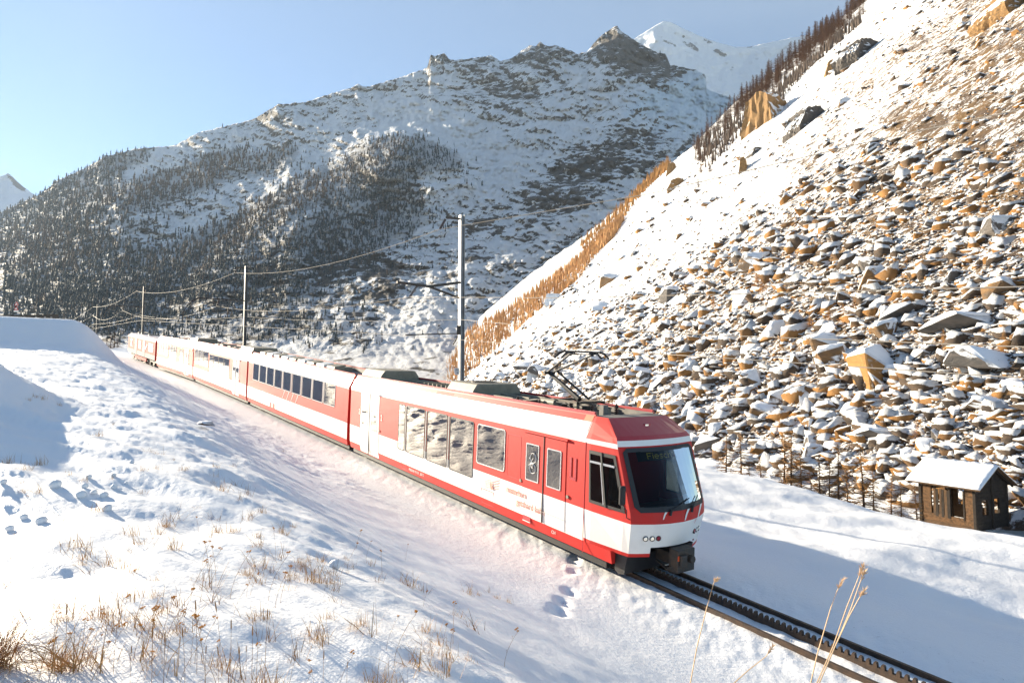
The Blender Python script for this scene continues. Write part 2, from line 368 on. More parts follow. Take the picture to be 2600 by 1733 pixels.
# ================================================================ right-hand talus slope
PM, PN = .867, np.array([.977, .213]); FOOTP = 44.0
def slopeD(px, py):
    r = ray(px, py); den = PM * (r[..., 0] * PN[0] + PN[1]) - r[..., 2]
    D = (10 + PM * FOOTP) / np.maximum(den, 1e-3); return (D ** -2 + 900. ** -2) ** -.5
SIL = np.array([(880, 1010), (950, 975), (1040, 935), (1105, 885), (1190, 825), (1300, 738), (1400, 662), (1500, 585), (1600, 500), (1691, 432), (1760, 372), (1830, 300), (1900, 235), (1990, 166), (2070, 95), (2150, 32), (2200, -12), (2330, -120), (2500, -260), (3300, -900)], float)
cols = np.arange(880, 3100, 4.0); top = np.interp(cols, SIL[:, 0], SIL[:, 1]) + fbm(cols / 38, cols * 0, 4, 77) * 9
nrow = 330; sv = np.linspace(0, 1, nrow)
TPX = np.repeat(cols[None], nrow, 0); TPY = top[None] + (1345 - top[None]) * sv[:, None] ** 1.0
TD = slopeD(TPX, TPY); RY = ray(TPX, TPY); TV = RY * TD[..., None]
nrm = np.array([-PM * PN[0], -PM * PN[1], 1]); nrm /= np.linalg.norm(nrm)
def relief(V, D):
    s = V[..., 0] * -.213 + V[..., 1] * .977; q = V[..., 0] * PN[0] + V[..., 1] * PN[1]
    edge = ss(D, 30, 80)
    return edge * (fbm(s / 70, q / 110, 4, 41) * 5.0 + fbm(s / 16, q / 22, 4, 44) * 1.1) * ss(D, 60, 260) + fbm(s / 7, q / 7, 4, 46, .6) * np.clip(D / 130, .25, 1.0) * .9
dep = 1 - ss(sv, .0, .12)
TV2 = TV + nrm * (relief(TV, TD))[..., None]
back = TV2[0] * 1.12; back[:, 2] = TV2[0][:, 2] * .9 - 40
TVall = np.concatenate([back[None], TV2], 0)
rk = .36 + .06 * ss(TPX, 2000, 2400) * (1 - ss(TPY, 350, 600)) + .3 * ss(TPX + TPY * .9, 2050, 2700) + .25 * fbm(TPX / 120, TPY / 90, 3, 5); rk = np.concatenate([rk[:1], rk], 0)
talus = np_mesh('talus_slope', TVall.reshape(-1, 3), grid_faces(nrow + 1, len(cols))[:, ::-1], [m_talus], smooth=True, attrs={'rock': rk.ravel()})
tag(talus, kind='structure')
def tpt(px, py):
    D = slopeD(np.array([px], float), np.array([py], float)); V = ray(np.array([px]), np.array([py])) * D[:, None]
    V = V + nrm * relief(V, D)[:, None]; return Vector(V[0].tolist()), float(D[0])

# ================================================================ mountains
RID = np.array([(-420, 640), (-200, 590), (0, 540), (60, 512), (105, 492), (144, 459), (221, 425), (265, 398), (343, 378), (442, 370), (503, 337), (575, 320), (641, 304), (707, 265), (774, 260), (840, 238), (895, 222), (908, 213), (930, 222), (1028, 193), (1085, 172), (1093, 140), (1106, 143), (1128, 135), (1140, 150), (1156, 153), (1170, 151), (1194, 149), (1230, 144), (1250, 141), (1270, 156), (1300, 148), (1343, 116), (1360, 118), (1371, 106), (1390, 118), (1415, 116), (1470, 138), (1492, 130), (1520, 96), (1545, 78), (1560, 68), (1567, 66), (1575, 78), (1603, 97), (1625, 110), (1660, 130), (1690, 138), (1702, 165), (1768, 178), (1790, 190), (1800, 230), (1900, 262), (1990, 250), (2100, 250)], float)
mc = np.arange(-420, 2080, 3.2); mtop = np.interp(mc, RID[:, 0], RID[:, 1]) + fbm(mc / 14, mc * 0, 3, 55, .6) * 4.5
mtop = np.where(mc > 1792, np.maximum(mtop, 226), mtop)
mr = 300; ms = np.linspace(0, 1, mr)
_k = 40; msm = np.convolve(np.pad(mtop, _k, mode='edge'), np.hanning(2 * _k + 1) / np.hanning(2 * _k + 1).sum(), 'valid') + 8
MX = np.repeat(mc[None], mr, 0); MY = 1010 + (msm[None] - 1010) * ms[:, None] + (mtop - msm)[None] * ms[:, None] ** 14
Rr = np.interp(mc, [-420, 0, 600, 1000, 1400, 1570, 1700, 1850, 2080], [4400, 4150, 3600, 3200, 2850, 2700, 2600, 2500, 2400])
MD = 300 * (Rr[None] / 300) ** (ms[:, None] ** .72)
def gmask(PX, PY, L_):
    o = 0
    for (x, y, rx, ry, ang, w) in L_:
        c, s_ = math.cos(math.radians(ang)), math.sin(math.radians(ang)); dx = PX - x; dy = PY - y
        a = (dx * c + dy * s_) / rx; b = (-dx * s_ + dy * c) / ry; o = o + w * np.exp(-(a * a + b * b) ** 1.6 * .7)
    return o
# forest patches, angles follow the spurs
FORL = [(250, 430, 190, 45, -28, .95), (480, 450, 260, 38, -14, .9), (90, 560, 150, 60, -10, .8), (330, 560, 220, 60, -18, .55), (1045, 392, 120, 38, 6, 1.1), (930, 430, 130, 40, -28, 1.0), (730, 505, 150, 40, -35, .85), (600, 590, 160, 45, -25, .6), (900, 540, 170, 70, -30, .65), (1010, 500, 90, 70, 30, .6), (160, 680, 220, 90, 10, .85), (430, 690, 230, 75, -20, .75), (120, 780, 260, 60, 0, .7), (620, 740, 240, 60, 10, .65), (900, 640, 200, 90, -15, .6), (400, 830, 300, 40, 0, .7), (800, 850, 200, 40, 0, .5), (560, 395, 60, 25, -20, .5), (700, 420, 60, 35, -30, .5), (760, 640, 200, 50, -10, .35), (1180, 470, 60, 40, 30, .3)]
# rock patches
ROKL = [(1560, 125, 80, 50, 15, 1.0), (1390, 140, 70, 40, 10, .8), (1120, 150, 60, 22, -5, .5), (1260, 160, 60, 16, 0, .4), (1680, 185, 100, 42, 15, 1.2), (1640, 310, 80, 55, -20, .75), (1540, 420, 150, 60, -25, .48), (1400, 500, 150, 70, -20, .42), (1250, 560, 120, 60, -20, .3), (1150, 260, 120, 30, 15, .28), (1280, 240, 130, 35, 25, .32), (850, 260, 150, 30, -15, .25), (900, 700, 90, 45, 10, .45), (760, 740, 110, 60, 20, .5), (1040, 700, 80, 40, -20, .35), (600, 300, 120, 30, -20, .35), (560, 760, 120, 60, 30, .35), (300, 760, 250, 60, 0, .4), (80, 700, 120, 80, 0, .4), (1200, 760, 110, 30, -30, .25), (1480, 640, 90, 40, -35, .3)]
SNOL = [(1120, 330, 190, 55, 25, .45), (1270, 430, 60, 45, 60, .35), (1000, 240, 160, 40, 15, .1), (1480, 560, 90, 18, -25, .4), (1820, 240, 170, 60, -10, .9), (1450, 190, 60, 14, 35, .3), (1060, 850, 130, 45, -30, .35), (480, 640, 30, 80, 25, .2)]
spur = gmask(MX, MY, [(1040, 420, 150, 70, 20, 1.0), (800, 540, 260, 80, -32, .9), (350, 520, 330, 80, -15, .6)])
nA = fbm(MX / 210, MY / 150, 5, 61, .55, True); nB = fbm((MX + MY * .6) / 60, (MY - MX * .3) / 34, 5, 63, .6, True); nC = fbm(MX / 20, MY / 15, 3, 65, .6)
fadeR = np.minimum(1, ms * 4)[:, None]
MD2 = MD * (1 - .10 * spur * fadeR * np.clip((1 - ms[:, None]) * 5, 0, 1)) * (1 + fadeR * (.065 * nA + .034 * nB + .008 * nC))
MV = ray(MX, MY) * MD2[..., None]
_gy = np.gradient(MV, axis=0); _gx = np.gradient(MV, axis=1); _nn = np.cross(_gx, _gy); _nn /= np.linalg.norm(_nn, axis=-1, keepdims=True) + 1e-9; steep = 1 - np.abs(_nn[..., 2])
forest = gmask(MX, MY, FORL) + .25 * fbm(MX / 60, MY / 40, 4, 71); rock = .20 + .42 * gmask(MX, MY, ROKL) - .8 * gmask(MX, MY, SNOL) + .45 * ss(steep, .25, .75) + .18 * nB + .38 * (fbm(MX / 170, MY / 90, 3, 88) - .05) + .22 * fbm(MX / 26, MY / 18, 4, 73)
rock = rock + .10 * ss(MY, 480, 700)
ice = gmask(MX, MY, [(1800, 250, 170, 80, -10, 1.0), (1650, 260, 60, 20, -30, .6)])
mback = MV[-1] * 1.15; mback[:, 2] = MV[-1][:, 2] - 500
MVa = np.concatenate([MV, mback[None]], 0); ex = lambda a: np.concatenate([a, a[-1:]], 0).ravel()
mountain = np_mesh('mountain', MVa.reshape(-1, 3), grid_faces(mr + 1, len(mc)), [m_mount], smooth=True, attrs={'rock': ex(rock), 'forest': ex(np.clip(forest, 0, 1)), 'ice': ex(np.clip(ice, 0, 1))})
tag(mountain, kind='structure')

def far_peak(name, rid, base, D, seed, rockl, step=4, jag=2.0):
    rid = np.array(rid, float); c = np.arange(rid[0, 0], rid[-1, 0], step); t_ = np.interp(c, rid[:, 0], rid[:, 1]) + fbm(c / 18, c * 0, 3, seed) * jag
    n = 90; s_ = np.linspace(0, 1, n); X_ = np.repeat(c[None], n, 0); Y_ = t_[None] + (base - t_[None]) * (1 - s_[:, None])
    D_ = D * (.62 + .38 * s_[:, None]) * (1 + .03 * fbm(X_ / 90, Y_ / 70, 5, seed + 3, .6, True) * np.minimum(1, (1 - s_[:, None]) * 12 + .1))
    V_ = ray(X_, Y_) * D_[..., None]; bk = V_[-1] * 1.2; bk[:, 2] -= 900
    V_ = np.concatenate([V_, bk[None]], 0); rk_ = .28 + gmask(X_, Y_, rockl) + .12 * fbm(X_ / 30, Y_ / 20, 4, seed + 7); rk_ = np.concatenate([rk_, rk_[-1:]], 0)
    return tag(np_mesh(name, V_.reshape(-1, 3), grid_faces(n + 1, len(c)), [m_farsnow], smooth=True, attrs={'rock': rk_.ravel()}), kind='structure')
far_peak('snow_peak', [(1540, 200), (1600, 105), (1640, 80), (1665, 64), (1686, 54), (1703, 56), (1724, 68), (1768, 88), (1813, 106), (1868, 120), (1905, 119), (1945, 110), (2012, 96), (2062, 88), (2140, 95), (2250, 110)], 420, 6500, 201, [(1745, 108, 45, 14, 40, .22), (1815, 122, 28, 8, 40, .22), (1903, 117, 8, 4, 0, .9), (1720, 130, 60, 20, 30, .1)])
far_peak('distant_left_peak', [(-300, 560), (-120, 500), (-40, 460), (0, 448), (20, 440), (32, 449), (60, 475), (110, 510), (160, 535), (220, 560)], 640, 8500, 231, [(45, 466, 30, 9, 42, .45)])

# ================================================================ train
def rrect(x0, x1, z0, z1, r, n=4):
    r = min(r, (x1 - x0) / 2 - .001, (z1 - z0) / 2 - .001); out = []
    for cx, cz, a in ((x1 - r, z1 - r, 0), (x0 + r, z1 - r, 90), (x0 + r, z0 + r, 180), (x1 - r, z0 + r, 270)):
        for k in range(n + 1):
            q = math.radians(a + 90 * k / n); out.append((cx + r * math.cos(q), cz + r * math.sin(q)))
    return out
WY = 1.305
def ywall(z): return float(np.interp(z, [.3, .58, 1.35, 2.95, 3.04, 3.17, 3.42, 3.56], [1.22, 1.28, 1.30, 1.30, 1.31, 1.24, 1.12, 1.03]))
def surf(pts, off, side=1): return [(x, side * (ywall(z) + off), z) for x, z in pts]
def frame_ring(b, o, i, o1, o2, side=1, m=0):
    n = len(o); A = surf(o, o1, side); A2 = surf(o, o2, side); I2 = surf(i, o2, side); I1 = surf(i, o1, side)
    b.add(A + A2 + I2 + I1, [(k, (k + 1) % n, n + (k + 1) % n, n + k) for k in range(n)] + [(n + k, n + (k + 1) % n, 2 * n + (k + 1) % n, 2 * n + k) for k in range(n)] + [(2 * n + k, 2 * n + (k + 1) % n, 3 * n + (k + 1) % n, 3 * n + k) for k in range(n)], m)
def window(car, x0, x1, z0, z1, r=.09, fm=None, gm=None, side=1, fw=.03, name='window', pane='pane'):
    o = rrect(x0, x1, z0, z1, r); i = rrect(x0 + fw, x1 - fw, z0 + fw, z1 - fw, max(r - fw, .02))
    b = B(); frame_ring(b, o, i, -.01, .014, side); fr = b.build(name, fm or m_alu, car)
    g = B(); g.add(surf(i, .006, side), [tuple(range(len(i)))]); g.build(pane, gm or m_mirror, fr); return fr
def panel(car, x0, x1, z0, z1, m, off=.012, name='panel', r=.03, side=1):
    o = rrect(x0, x1, z0, z1, r, 2); n = len(o); b = B()
    # split vertically so the panel follows the wall
    zs = sorted(set([z0, z1] + [z for z in (.58, 1.35, 2.95) if z0 < z < z1])); mats = m if isinstance(m, (list, tuple)) else [m]
    for k in range(len(zs) - 1):
        mi = 0
        if len(mats) > 1: mi = 1 if zs[k] < 1.34 and zs[k] >= .57 else 0
        a, c = zs[k], zs[k + 1]
        b.add([(x0, side * (ywall(a) + off), a), (x1, side * (ywall(a) + off), a), (x1, side * (ywall(c) + off), c), (x0, side * (ywall(c) + off), c),
               (x0, side * (ywall(a) - .02), a), (x1, side * (ywall(a) - .02), a), (x1, side * (ywall(c) - .02), c), (x0, side * (ywall(c) - .02), c)],
              [(0, 1, 2, 3), (0, 3, 7, 4), (1, 5, 6, 2)] + ([(0, 4, 5, 1)] if k == 0 else []) + ([(3, 2, 6, 7)] if k == len(zs) - 2 else []), mi)
    return b.build(name, list(mats), car)
def carmat(i):
    O, X, Y, Z = FR[i]; return Matrix(((X[0], Y[0], Z[0], O[0]), (X[1], Y[1], Z[1], O[1]), (X[2], Y[2], Z[2], O[2]), (0, 0, 0, 1)))
PROF = [(1.22, .30), (1.28, .58), (1.30, 1.35), (1.30, 2.93), (1.31, 3.04), (1.24, 3.17), (1.12, 3.42), (1.03, 3.56), (1.02, 3.60), (.98, 3.60), (.97, 3.40)]
PM_ = [0, 1, 0, 1, 2, 2, 0, 0, 0, 3]
def body(car, x0, x1, name='body', split=True):
    sec = lambda x: [(x, y, z) for y, z in PROF] + [(x, -y, z) for y, z in reversed(PROF)]
    b = B(); b.loft([sec(x0), sec(x1)], PM_ + [3] + PM_[::-1] + [4]); b.m[-2:] = [0, 0]
    return b.build(name, [m_red, m_white, m_pale, m_roofgrey, m_black], car)
def under(car, x0, x1, wheels=()):
    b = B(); b.box(((x0 + x1) / 2, 0, .24), (x1 - x0, 2.2, .3)); b.build('underframe', m_black, car)
    for wx in wheels:
        for sy in (-1, 1):
            w = B(); w.tube([(wx, sy * .56, .36), (wx, sy * .46, .36)], .36, 20); w.build('wheel', m_dark, car)
def text(body_, size, m, car, x, z, side_off=.018, name='lettering', shear=0, ext=.002, align='LEFT', sx=1.0):
    cu = bpy.data.curves.new(name, 'FONT'); cu.body = body_; cu.size = size; cu.extrude = ext; cu.shear = shear; cu.align_x = align
    o = bpy.data.objects.new(name, cu); COL.objects.link(o); bpy.context.view_layer.update()
    me = bpy.data.meshes.new_from_object(o.evaluated_get(bpy.context.evaluated_depsgraph_get())); bpy.data.objects.remove(o)
    me.materials.clear(); me.materials.append(m)
    # on the camera-side wall reading direction runs towards the front (-x), up is +z
    ob = bpy.data.objects.new(name, me); link(ob, car)
    ob.matrix_local = Matrix(((-sx, 0, 0, x), (0, 0, 1, ywall(z) + side_off), (0, 1, 0, z), (0, 0, 0, 1))); return ob
def roof_rail(car, x0, x1):
    for s in (-1, 1):
        b = B(); b.box(((x0 + x1) / 2, s * 1.0, 3.62), (x1 - x0, .05, .07)); b.build('roof_coaming', m_red2, car)
def door(car, x0, x1, z0, z1, wz0, wz1, mats, wfm=None, rails=True):
    mid = (x0 + x1) / 2
    if rails: b = B(); b.beam((x0 - .08, ywall(z1) + .03, z1 + .05), (x1 + .08, ywall(z1) + .03, z1 + .05), .06, .05); b.build('door_rail', mats[0], car)
    for (a, c) in ((x0, mid - .012), (mid + .012, x1)):
        d = panel(car, a + .01, c, z0, z1, mats, .012, 'door')
        w = c - a; window(d, a + w * .2, c - w * .16, wz0, wz1, .12 if wz1 - wz0 > 1 and len(mats) > 1 else .03, m_alu, m_mirror, 1, .03, 'door_window')
        for ch in d.children:
            ch.location.y += .012
    s = B(); s.box((mid, WY + .006, (z0 + z1) / 2), (.024, .03, z1 - z0)); s.build('door_seal', m_black, car)
    for bx in (x0 - .1, x1 + .08):
        k = B(); k.tube([(bx, 1.29, 1.5), (bx, 1.33, 1.5)], .045, 10); k.build('door_button', m_beige, car)

# ---- leading railcar with driving cab
car1 = empty('railcar', None, 'leading red and white railcar with the driving cab and the raised pantograph', 'railcar', mat=carmat(0))
body(car1, .93, 17.45)
under(car1, .3, 17.4, (2.2, 3.9, 13.2, 15.0))
# skirt behind the cab nose
for sy in (-1, 1):
    b = B(); b.add([(.0, sy * 1.215, .3), (.93, sy * 1.22, .3), (.93, sy * 1.28, .58), (.0, sy * 1.275, .6), (.0, sy * 1.1, .3), (.93, sy * 1.1, .3), (.93, sy * 1.1, .58), (.0, sy * 1.1, .6)], [(0, 1, 2, 3), (4, 5, 6, 7), (0, 3, 7, 4), (0, 1, 5, 4), (2, 3, 7, 6)]); b.build('skirt', m_red, car1)
# cab shell, front contour per height: corner x, half width, bow
CABZ = [.58, .66, 1.35, 1.62, 2.98, 3.06, 3.20, 3.56]
cx_ = lambda z: float(np.interp(z, [.58, 1.35, 1.62, 2.98, 3.1, 3.2, 3.56], [-.44, -.58, -.55, -.10, -.08, .00, .50]))
hw_ = lambda z: float(np.interp(z, [.58, 1.35, 2.98, 3.1, 3.2, 3.56], [1.15, 1.235, 1.255, 1.25, 1.20, 1.0]))
bow_ = lambda z: float(np.interp(z, [.58, 1.35, 2.98, 3.15, 3.56], [.36, .40, .17, .14, .03]))
def front(yn, z): return (cx_(z) - bow_(z) * (1 - abs(yn) ** 2.0), yn * hw_(z), z)
def nosew(z): return hw_(z)
YN = [-1, -.86, -.62, -.5, -.3, 0, .3, .5, .62, .86, 1]
WSY = .86
def cabmat(z):
    return 1 if .66 <= z < 1.35 or 2.98 <= z < 3.2 and z < 3.13 else 0
b = B()
zl_ = [.58, .66, .80, 1.35, 1.66, 2.90, 2.98, 3.11, 3.20, 3.56]
for k in range(len(zl_) - 1):
    z0, z1 = zl_[k], zl_[k + 1]; zc = (z0 + z1) / 2
    mi = 0 if zc < .66 else 1 if zc < 1.35 else 0 if zc < 2.98 else 1 if zc < 3.11 else 2
    for j in range(len(YN) - 1):
        ya, yb = YN[j], YN[j + 1]
        if zc < .80 and abs((ya + yb) / 2) < .6: continue          # coupler cut-out
        if 1.66 < zc < 2.90 and abs((ya + yb) / 2) < .86: continue  # windscreen opening
        sub = 3 if 1.66 < zc < 2.9 else 1
        for q in range(sub):
            za = z0 + (z1 - z0) * q / sub; zb = z0 + (z1 - z0) * (q + 1) / sub
            b.add([front(ya, za), front(yb, za), front(yb, zb), front(ya, zb)], [(0, 1, 2, 3)], mi)
# sides of the cab from the corner back to the body joint, window opening left out
def side(xn, z, s):
    """xn 0 = front corner, 1 = joint"""
    x = cx_(z) + (.93 - cx_(z)) * xn; w = hw_(z) + (ywall(z) - hw_(z)) * min(1, xn * 1.6); return (x, s * w, z)
zs_ = [.58, .66, 1.35, 1.58, 2.74, 2.93, 3.04, 3.17, 3.42, 3.56]
WX = [0, .14, .84, 1.0]
for s in (-1, 1):
    for k in range(len(zs_) - 1):
        zc = (zs_[k] + zs_[k + 1]) / 2
        mi = 0 if zc < .58 else (0 if zc < .66 else 1 if zc < 1.35 else 0 if zc < 2.95 else 1 if zc < 3.04 else 0)
        for j in range(3):
            if j == 1 and 1.58 < zc < 2.74: continue
            b.add([side(WX[j], zs_[k], s), side(WX[j + 1], zs_[k], s), side(WX[j + 1], zs_[k + 1], s), side(WX[j], zs_[k + 1], s)], [(0, 1, 2, 3)], mi)
# roof cap
b.add([front(-1, 3.56), front(-.5, 3.56), front(0, 3.56), front(.5, 3.56), front(1, 3.56), (1.0, 1.03, 3.56), (1.0, -1.03, 3.56)], [(0, 1, 2, 3, 4, 5, 6)], 3)
b.build('cab_shell', [m_red, m_white, m_red2, m_roofgrey], car1)
b = B(); b.box((.97, 0, 1.9), (.05, 2.45, 2.6)); b.build('cab_back_wall', m_roofgrey, car1)
b = B(); b.box((.25, 0, .95), (1.3, 2.3, .06)); b.build('cab_floor', m_roofgrey, car1)
b = B(); b.loft([[(-.45, y, 1.45), (-.35, y, 1.62), (.1, y, 1.55), (.15, y, 1.0), (-.4, y, 1.0)] for y in (-1.05, 1.05)]); b.build('driver_desk', m_dark, car1)
b = B(); b.box((.6, .35, 1.45), (.45, .5, .14)); b.box((.82, .35, 1.95), (.12, .48, .9)); b.build('driver_seat', m_dark, car1, bevel=.03)
for s in (-1, 1): b = B(); b.beam(side(.5, 1.55, s), side(.5, 2.78, s), .05, .05); b.build('window_post', m_black, car1)
m_glass = bpy.data.materials.new('cab_glass'); m_glass.use_nodes = True; _nt = m_glass.node_tree; _nt.nodes.clear()
_o = _nt.nodes.new('ShaderNodeOutputMaterial'); _tr = _nt.nodes.new('ShaderNodeBsdfTransparent'); _tr.inputs[0].default_value = (.22, .25, .24, 1)
_gl = _nt.nodes.new('ShaderNodeBsdfGlossy'); _gl.inputs['Roughness'].default_value = .015; _mx = _nt.nodes.new('ShaderNodeMixShader'); _lw = _nt.nodes.new('ShaderNodeFresnel'); _lw.inputs[0].default_value = 1.22
_nt.links.new(_lw.outputs[0], _mx.inputs[0]); _nt.links.new(_tr.outputs[0], _mx.inputs[1]); _nt.links.new(_gl.outputs[0], _mx.inputs[2]); _nt.links.new(_mx.outputs[0], _o.inputs[0])
# windscreen: black border and pane
def fpt(yn, z, off): x, y, zz = front(yn, z); return (x - off, y, zz)
ws = B(); zz_ = [1.60, 1.72, 2.10, 2.50, 2.86, 2.95]; yy_ = [-.93, -.84, -.4, 0, .4, .84, .93]
for i in range(5):
    for j in range(6):
        if 0 < i < 4 and 0 < j < 5: continue
        q = [(yy_[j], zz_[i]), (yy_[j + 1], zz_[i]), (yy_[j + 1], zz_[i + 1]), (yy_[j], zz_[i + 1])]
        if (i in (0, 4)) and (j in (0, 5)):   # rounded corner: cut
            cy = 0 if j == 0 else 1; cz = 0 if i == 0 else 1; q = [p for n_, p in enumerate(q) if (n_ in (1, 2)) * 1 != cy or (n_ in (2, 3)) * 1 != cz]
        ws.add([fpt(y, z, .02) for y, z in q], [tuple(range(len(q)))])
wso = ws.build('windscreen', m_black, car1)
g = B()
ny, nz_ = 12, 6
gp = [[fpt(-.85 + 1.70 * j / ny, 1.71 + 1.16 * i / nz_, .012) for j in range(ny + 1)] for i in range(nz_ + 1)]
for i in range(nz_):
    for j in range(ny): g.add([gp[i][j], gp[i][j + 1], gp[i + 1][j + 1], gp[i + 1][j]], [(0, 1, 2, 3)])
g.build('pane', m_glass, wso, smooth=True)
b = B(); b.beam(fpt(-.05, 2.08 + .02, -.55), fpt(-.05, 2.0, -.55), .01, .01)
# destination display behind the glass
dd = B(); dd.add([fpt(-.25, 2.64, -.06), fpt(.62, 2.64, -.06), fpt(.62, 2.86, -.06), fpt(-.25, 2.86, -.06)], [(0, 1, 2, 3)]); ddo = dd.build('destination_display', m_black, car1)
DOTS = {'F': ["#####", "#....", "#....", "####.", "#....", "#....", "#...."], 'i': ["#", ".", "#", "#", "#", "#", "#"], 'e': [".....", ".....", ".###.", "#...#", "#####", "#....", ".###."], 's': ["....", "....", ".###", "#...", ".##.", "...#", "###."], 'c': ["....", "....", ".###", "#...", "#...", "#...", ".###"], 'h': ["#....", "#....", "#.##.", "##..#", "#...#", "#...#", "#...#"]}
cur = .40
for ch in 'Fiesch':
    g_ = DOTS[ch]; ld = B()
    for r_ in range(7):
        for c_ in range(len(g_[0])):
            if g_[r_][c_] == '#':
                yn = cur - c_ * .021; z = 2.82 - r_ * .019; ld.add([fpt(yn, z, -.045), fpt(yn - .015, z, -.045), fpt(yn - .015, z - .014, -.045), fpt(yn, z - .014, -.045)], [(0, 1, 2, 3)])
    cur -= (len(g_[0]) + 1.2) * .021; tag(ld.build('display_letter', m_led, ddo), kind='stuff' if ch == 'i' else None)
# cab side windows
for s in (1, -1):
    fr = B(); o = [side(.10, 1.55, s), side(.10, 2.2, s), side(.10, 2.78, s), side(.5, 2.78, s), side(.88, 2.78, s), side(.88, 2.2, s), side(.88, 1.55, s), side(.5, 1.55, s)]
    i_ = [side(.17, 1.62, s), side(.17, 2.2, s), side(.17, 2.70, s), side(.5, 2.70, s), side(.84, 2.70, s), side(.84, 2.2, s), side(.84, 1.62, s), side(.5, 1.62, s)]
    sh = lambda pts, d: [(p[0], p[1] + s * d, p[2]) for p in pts]
    fr.add(sh(o, .012) + sh(i_, .012) + sh(o, -.02) + sh(i_, -.02), [(k, (k + 1) % 8, 8 + (k + 1) % 8, 8 + k) for k in range(8)] + [(k, (k + 1) % 8, 16 + (k + 1) % 8, 16 + k) for k in range(8)] + [(8 + k, 8 + (k + 1) % 8, 24 + (k + 1) % 8, 24 + k) for k in range(8)])
    w = fr.build('cab_window', m_black, car1)
    g = B(); g.add(sh(i_, .004), [tuple(range(8))]); g.build('pane', m_glass, w)
    t = B(); t.beam(sh([side(.17, 2.52, s)], .014)[0], sh([side(.84, 2.52, s)], .014)[0], .02, .05); t.beam(sh([side(.54, 1.6, s)], .012)[0], sh([side(.54, 2.5, s)], .012)[0], .02, .025); t.build('glazing_bar', m_alu, w)
# mirrors
for s in (1, -1):
    mb = B(); p0 = side(.02 if s > 0 else .45, 1.45, s); p1 = (p0[0] + .0, p0[1] + s * .10, 1.5); p2 = (p0[0] + .02, p0[1] + s * .16, 1.72)
    mb.tube([p0, p1, (p1[0], p1[1], 1.66), p2, (p2[0] + .05, p2[1], 1.80)], .012, 6); mo = mb.build('mirror', m_black, car1)
    c_ = (p2[0] + .05, p2[1] + s * .02, 1.98); h = B(); h.box(c_, (.10, .17, .42)); h.build('mirror_housing', m_black, mo, bevel=.03)
    g = B(); g.add([(c_[0] + .054, c_[1] - .07, c_[2] - .19), (c_[0] + .054, c_[1] + .07, c_[2] - .19), (c_[0] + .054, c_[1] + .07, c_[2] + .19), (c_[0] + .054, c_[1] - .07, c_[2] + .19)], [(0, 1, 2, 3)]); g.build('mirror_glass', m_mirror, mo)
# wipers
for yn0, yn1 in ((.30, -.28), (-.28, -.62)):
    w = B(); w.tube([fpt(yn0, 1.52, .03), fpt(yn0 - .04, 1.66, .06)], .03, 6); w.tube([fpt(yn0 - .04, 1.64, .06), fpt((yn0 + yn1) / 2, 1.73, .06), fpt(yn1, 1.82, .05)], .012, 5); w.build('wiper', m_black, car1)
# lamps
for s in (1, -1):
    for k, (yn, m_) in enumerate([(.74, m_lampw), (.62, m_lampw), (.50, m_lampr)]):
        c = Vector(fpt(s * yn, 1.02, 0)); nn = Vector((-1, s * .30 * yn * 2, 0)).normalized()
        l = B(); l.tube([c - nn * .03, c + nn * .016], .062, 16); lo = l.build('headlight' if k < 2 else 'tail_light', m_black, car1)
        q = B(); q.tube([c + nn * .012, c + nn * .026], [.052, .036], 16); q.build('lens', m_, lo)
tl = B(); tl.box((cx_(3.4) - .04, .0, 3.37), (.12, .22, .12)); tl = tl.build('top_light', m_red2, car1, bevel=.015)
q = B(); q.box((cx_(3.4) - .105, .05, 3.37), (.02, .11, .09)); q.build('lens', m_lampw, tl)
# slashes on the nose, running down to the left
def strip(pts, w0, w1, m, off=.008, name='stripe'):
    b = B(); n = len(pts)
    vs = []
    for i, (yn, z) in enumerate(pts):
        w = w0 + (w1 - w0) * i / (n - 1); vs += [fpt(yn - w / 2, z, off), fpt(yn + w / 2, z, off)]
    b.add(vs, [(2 * i, 2 * i + 1, 2 * i + 3, 2 * i + 2) for i in range(n - 1)]); b.build(name, m, car1)
strip([(.36, 1.60), (.40, 1.54), (.44, 1.45)], .05, .02, m_white)
strip([(-.22, 1.60), (-.13, 1.50), (-.06, 1.38)], .075, .03, m_white)
strip([(-.76, 1.60), (-.64, 1.48), (-.53, 1.37), (-.44, 1.22)], .11, .02, m_white)
strip([(-.44, 1.345), (-.42, 1.30), (-.40, 1.24)], .02, .01, m_red)
strip([(-.98, 1.34), (-.93, 1.25), (-.87, 1.12)], .02, .02, m_red2)
for z in (1.70, 2.08, 2.48):
    bb = B(); bb.add([fpt(-.94, z, .007), fpt(-1.0, z - .05, .007), fpt(-1.0, z + .06, .007), fpt(-.94, z + .10, .007)], [(0, 1, 2, 3)]); bb.build('stripe', m_white, car1)
# coupler
cp = B(); cp.box((-.55, 0, .50), (.9, .34, .26)); cp.box((-.98, 0, .52), (.26, .56, .50)); cp.box((-1.12, .14, .55), (.12, .2, .24)); cp.tube([(-1.0, -.1, .55), (-1.22, -.1, .55)], .09, 8); cp.box((-.8, 0, .24), (.3, .34, .10)); cp.tube([(-.5, .3, .4), (-.85, .34, .3), (-.95, .24, .4)], .025, 5); cp = cp.build('coupler', m_dark, car1, bevel=.02)
q = B(); q.box((-1.112, .26, .60), (.012, .05, .11)); q.build('orange_mark', m_orange, cp)
pl = B(); pl.loft([[(.0, y, .56), (.0, y, .16), (-.12, y, .10), (-.3, y, .14), (-.38, y, .56)] for y in (-1.12, 1.12)]); pl.build('snow_plough', m_black, car1)
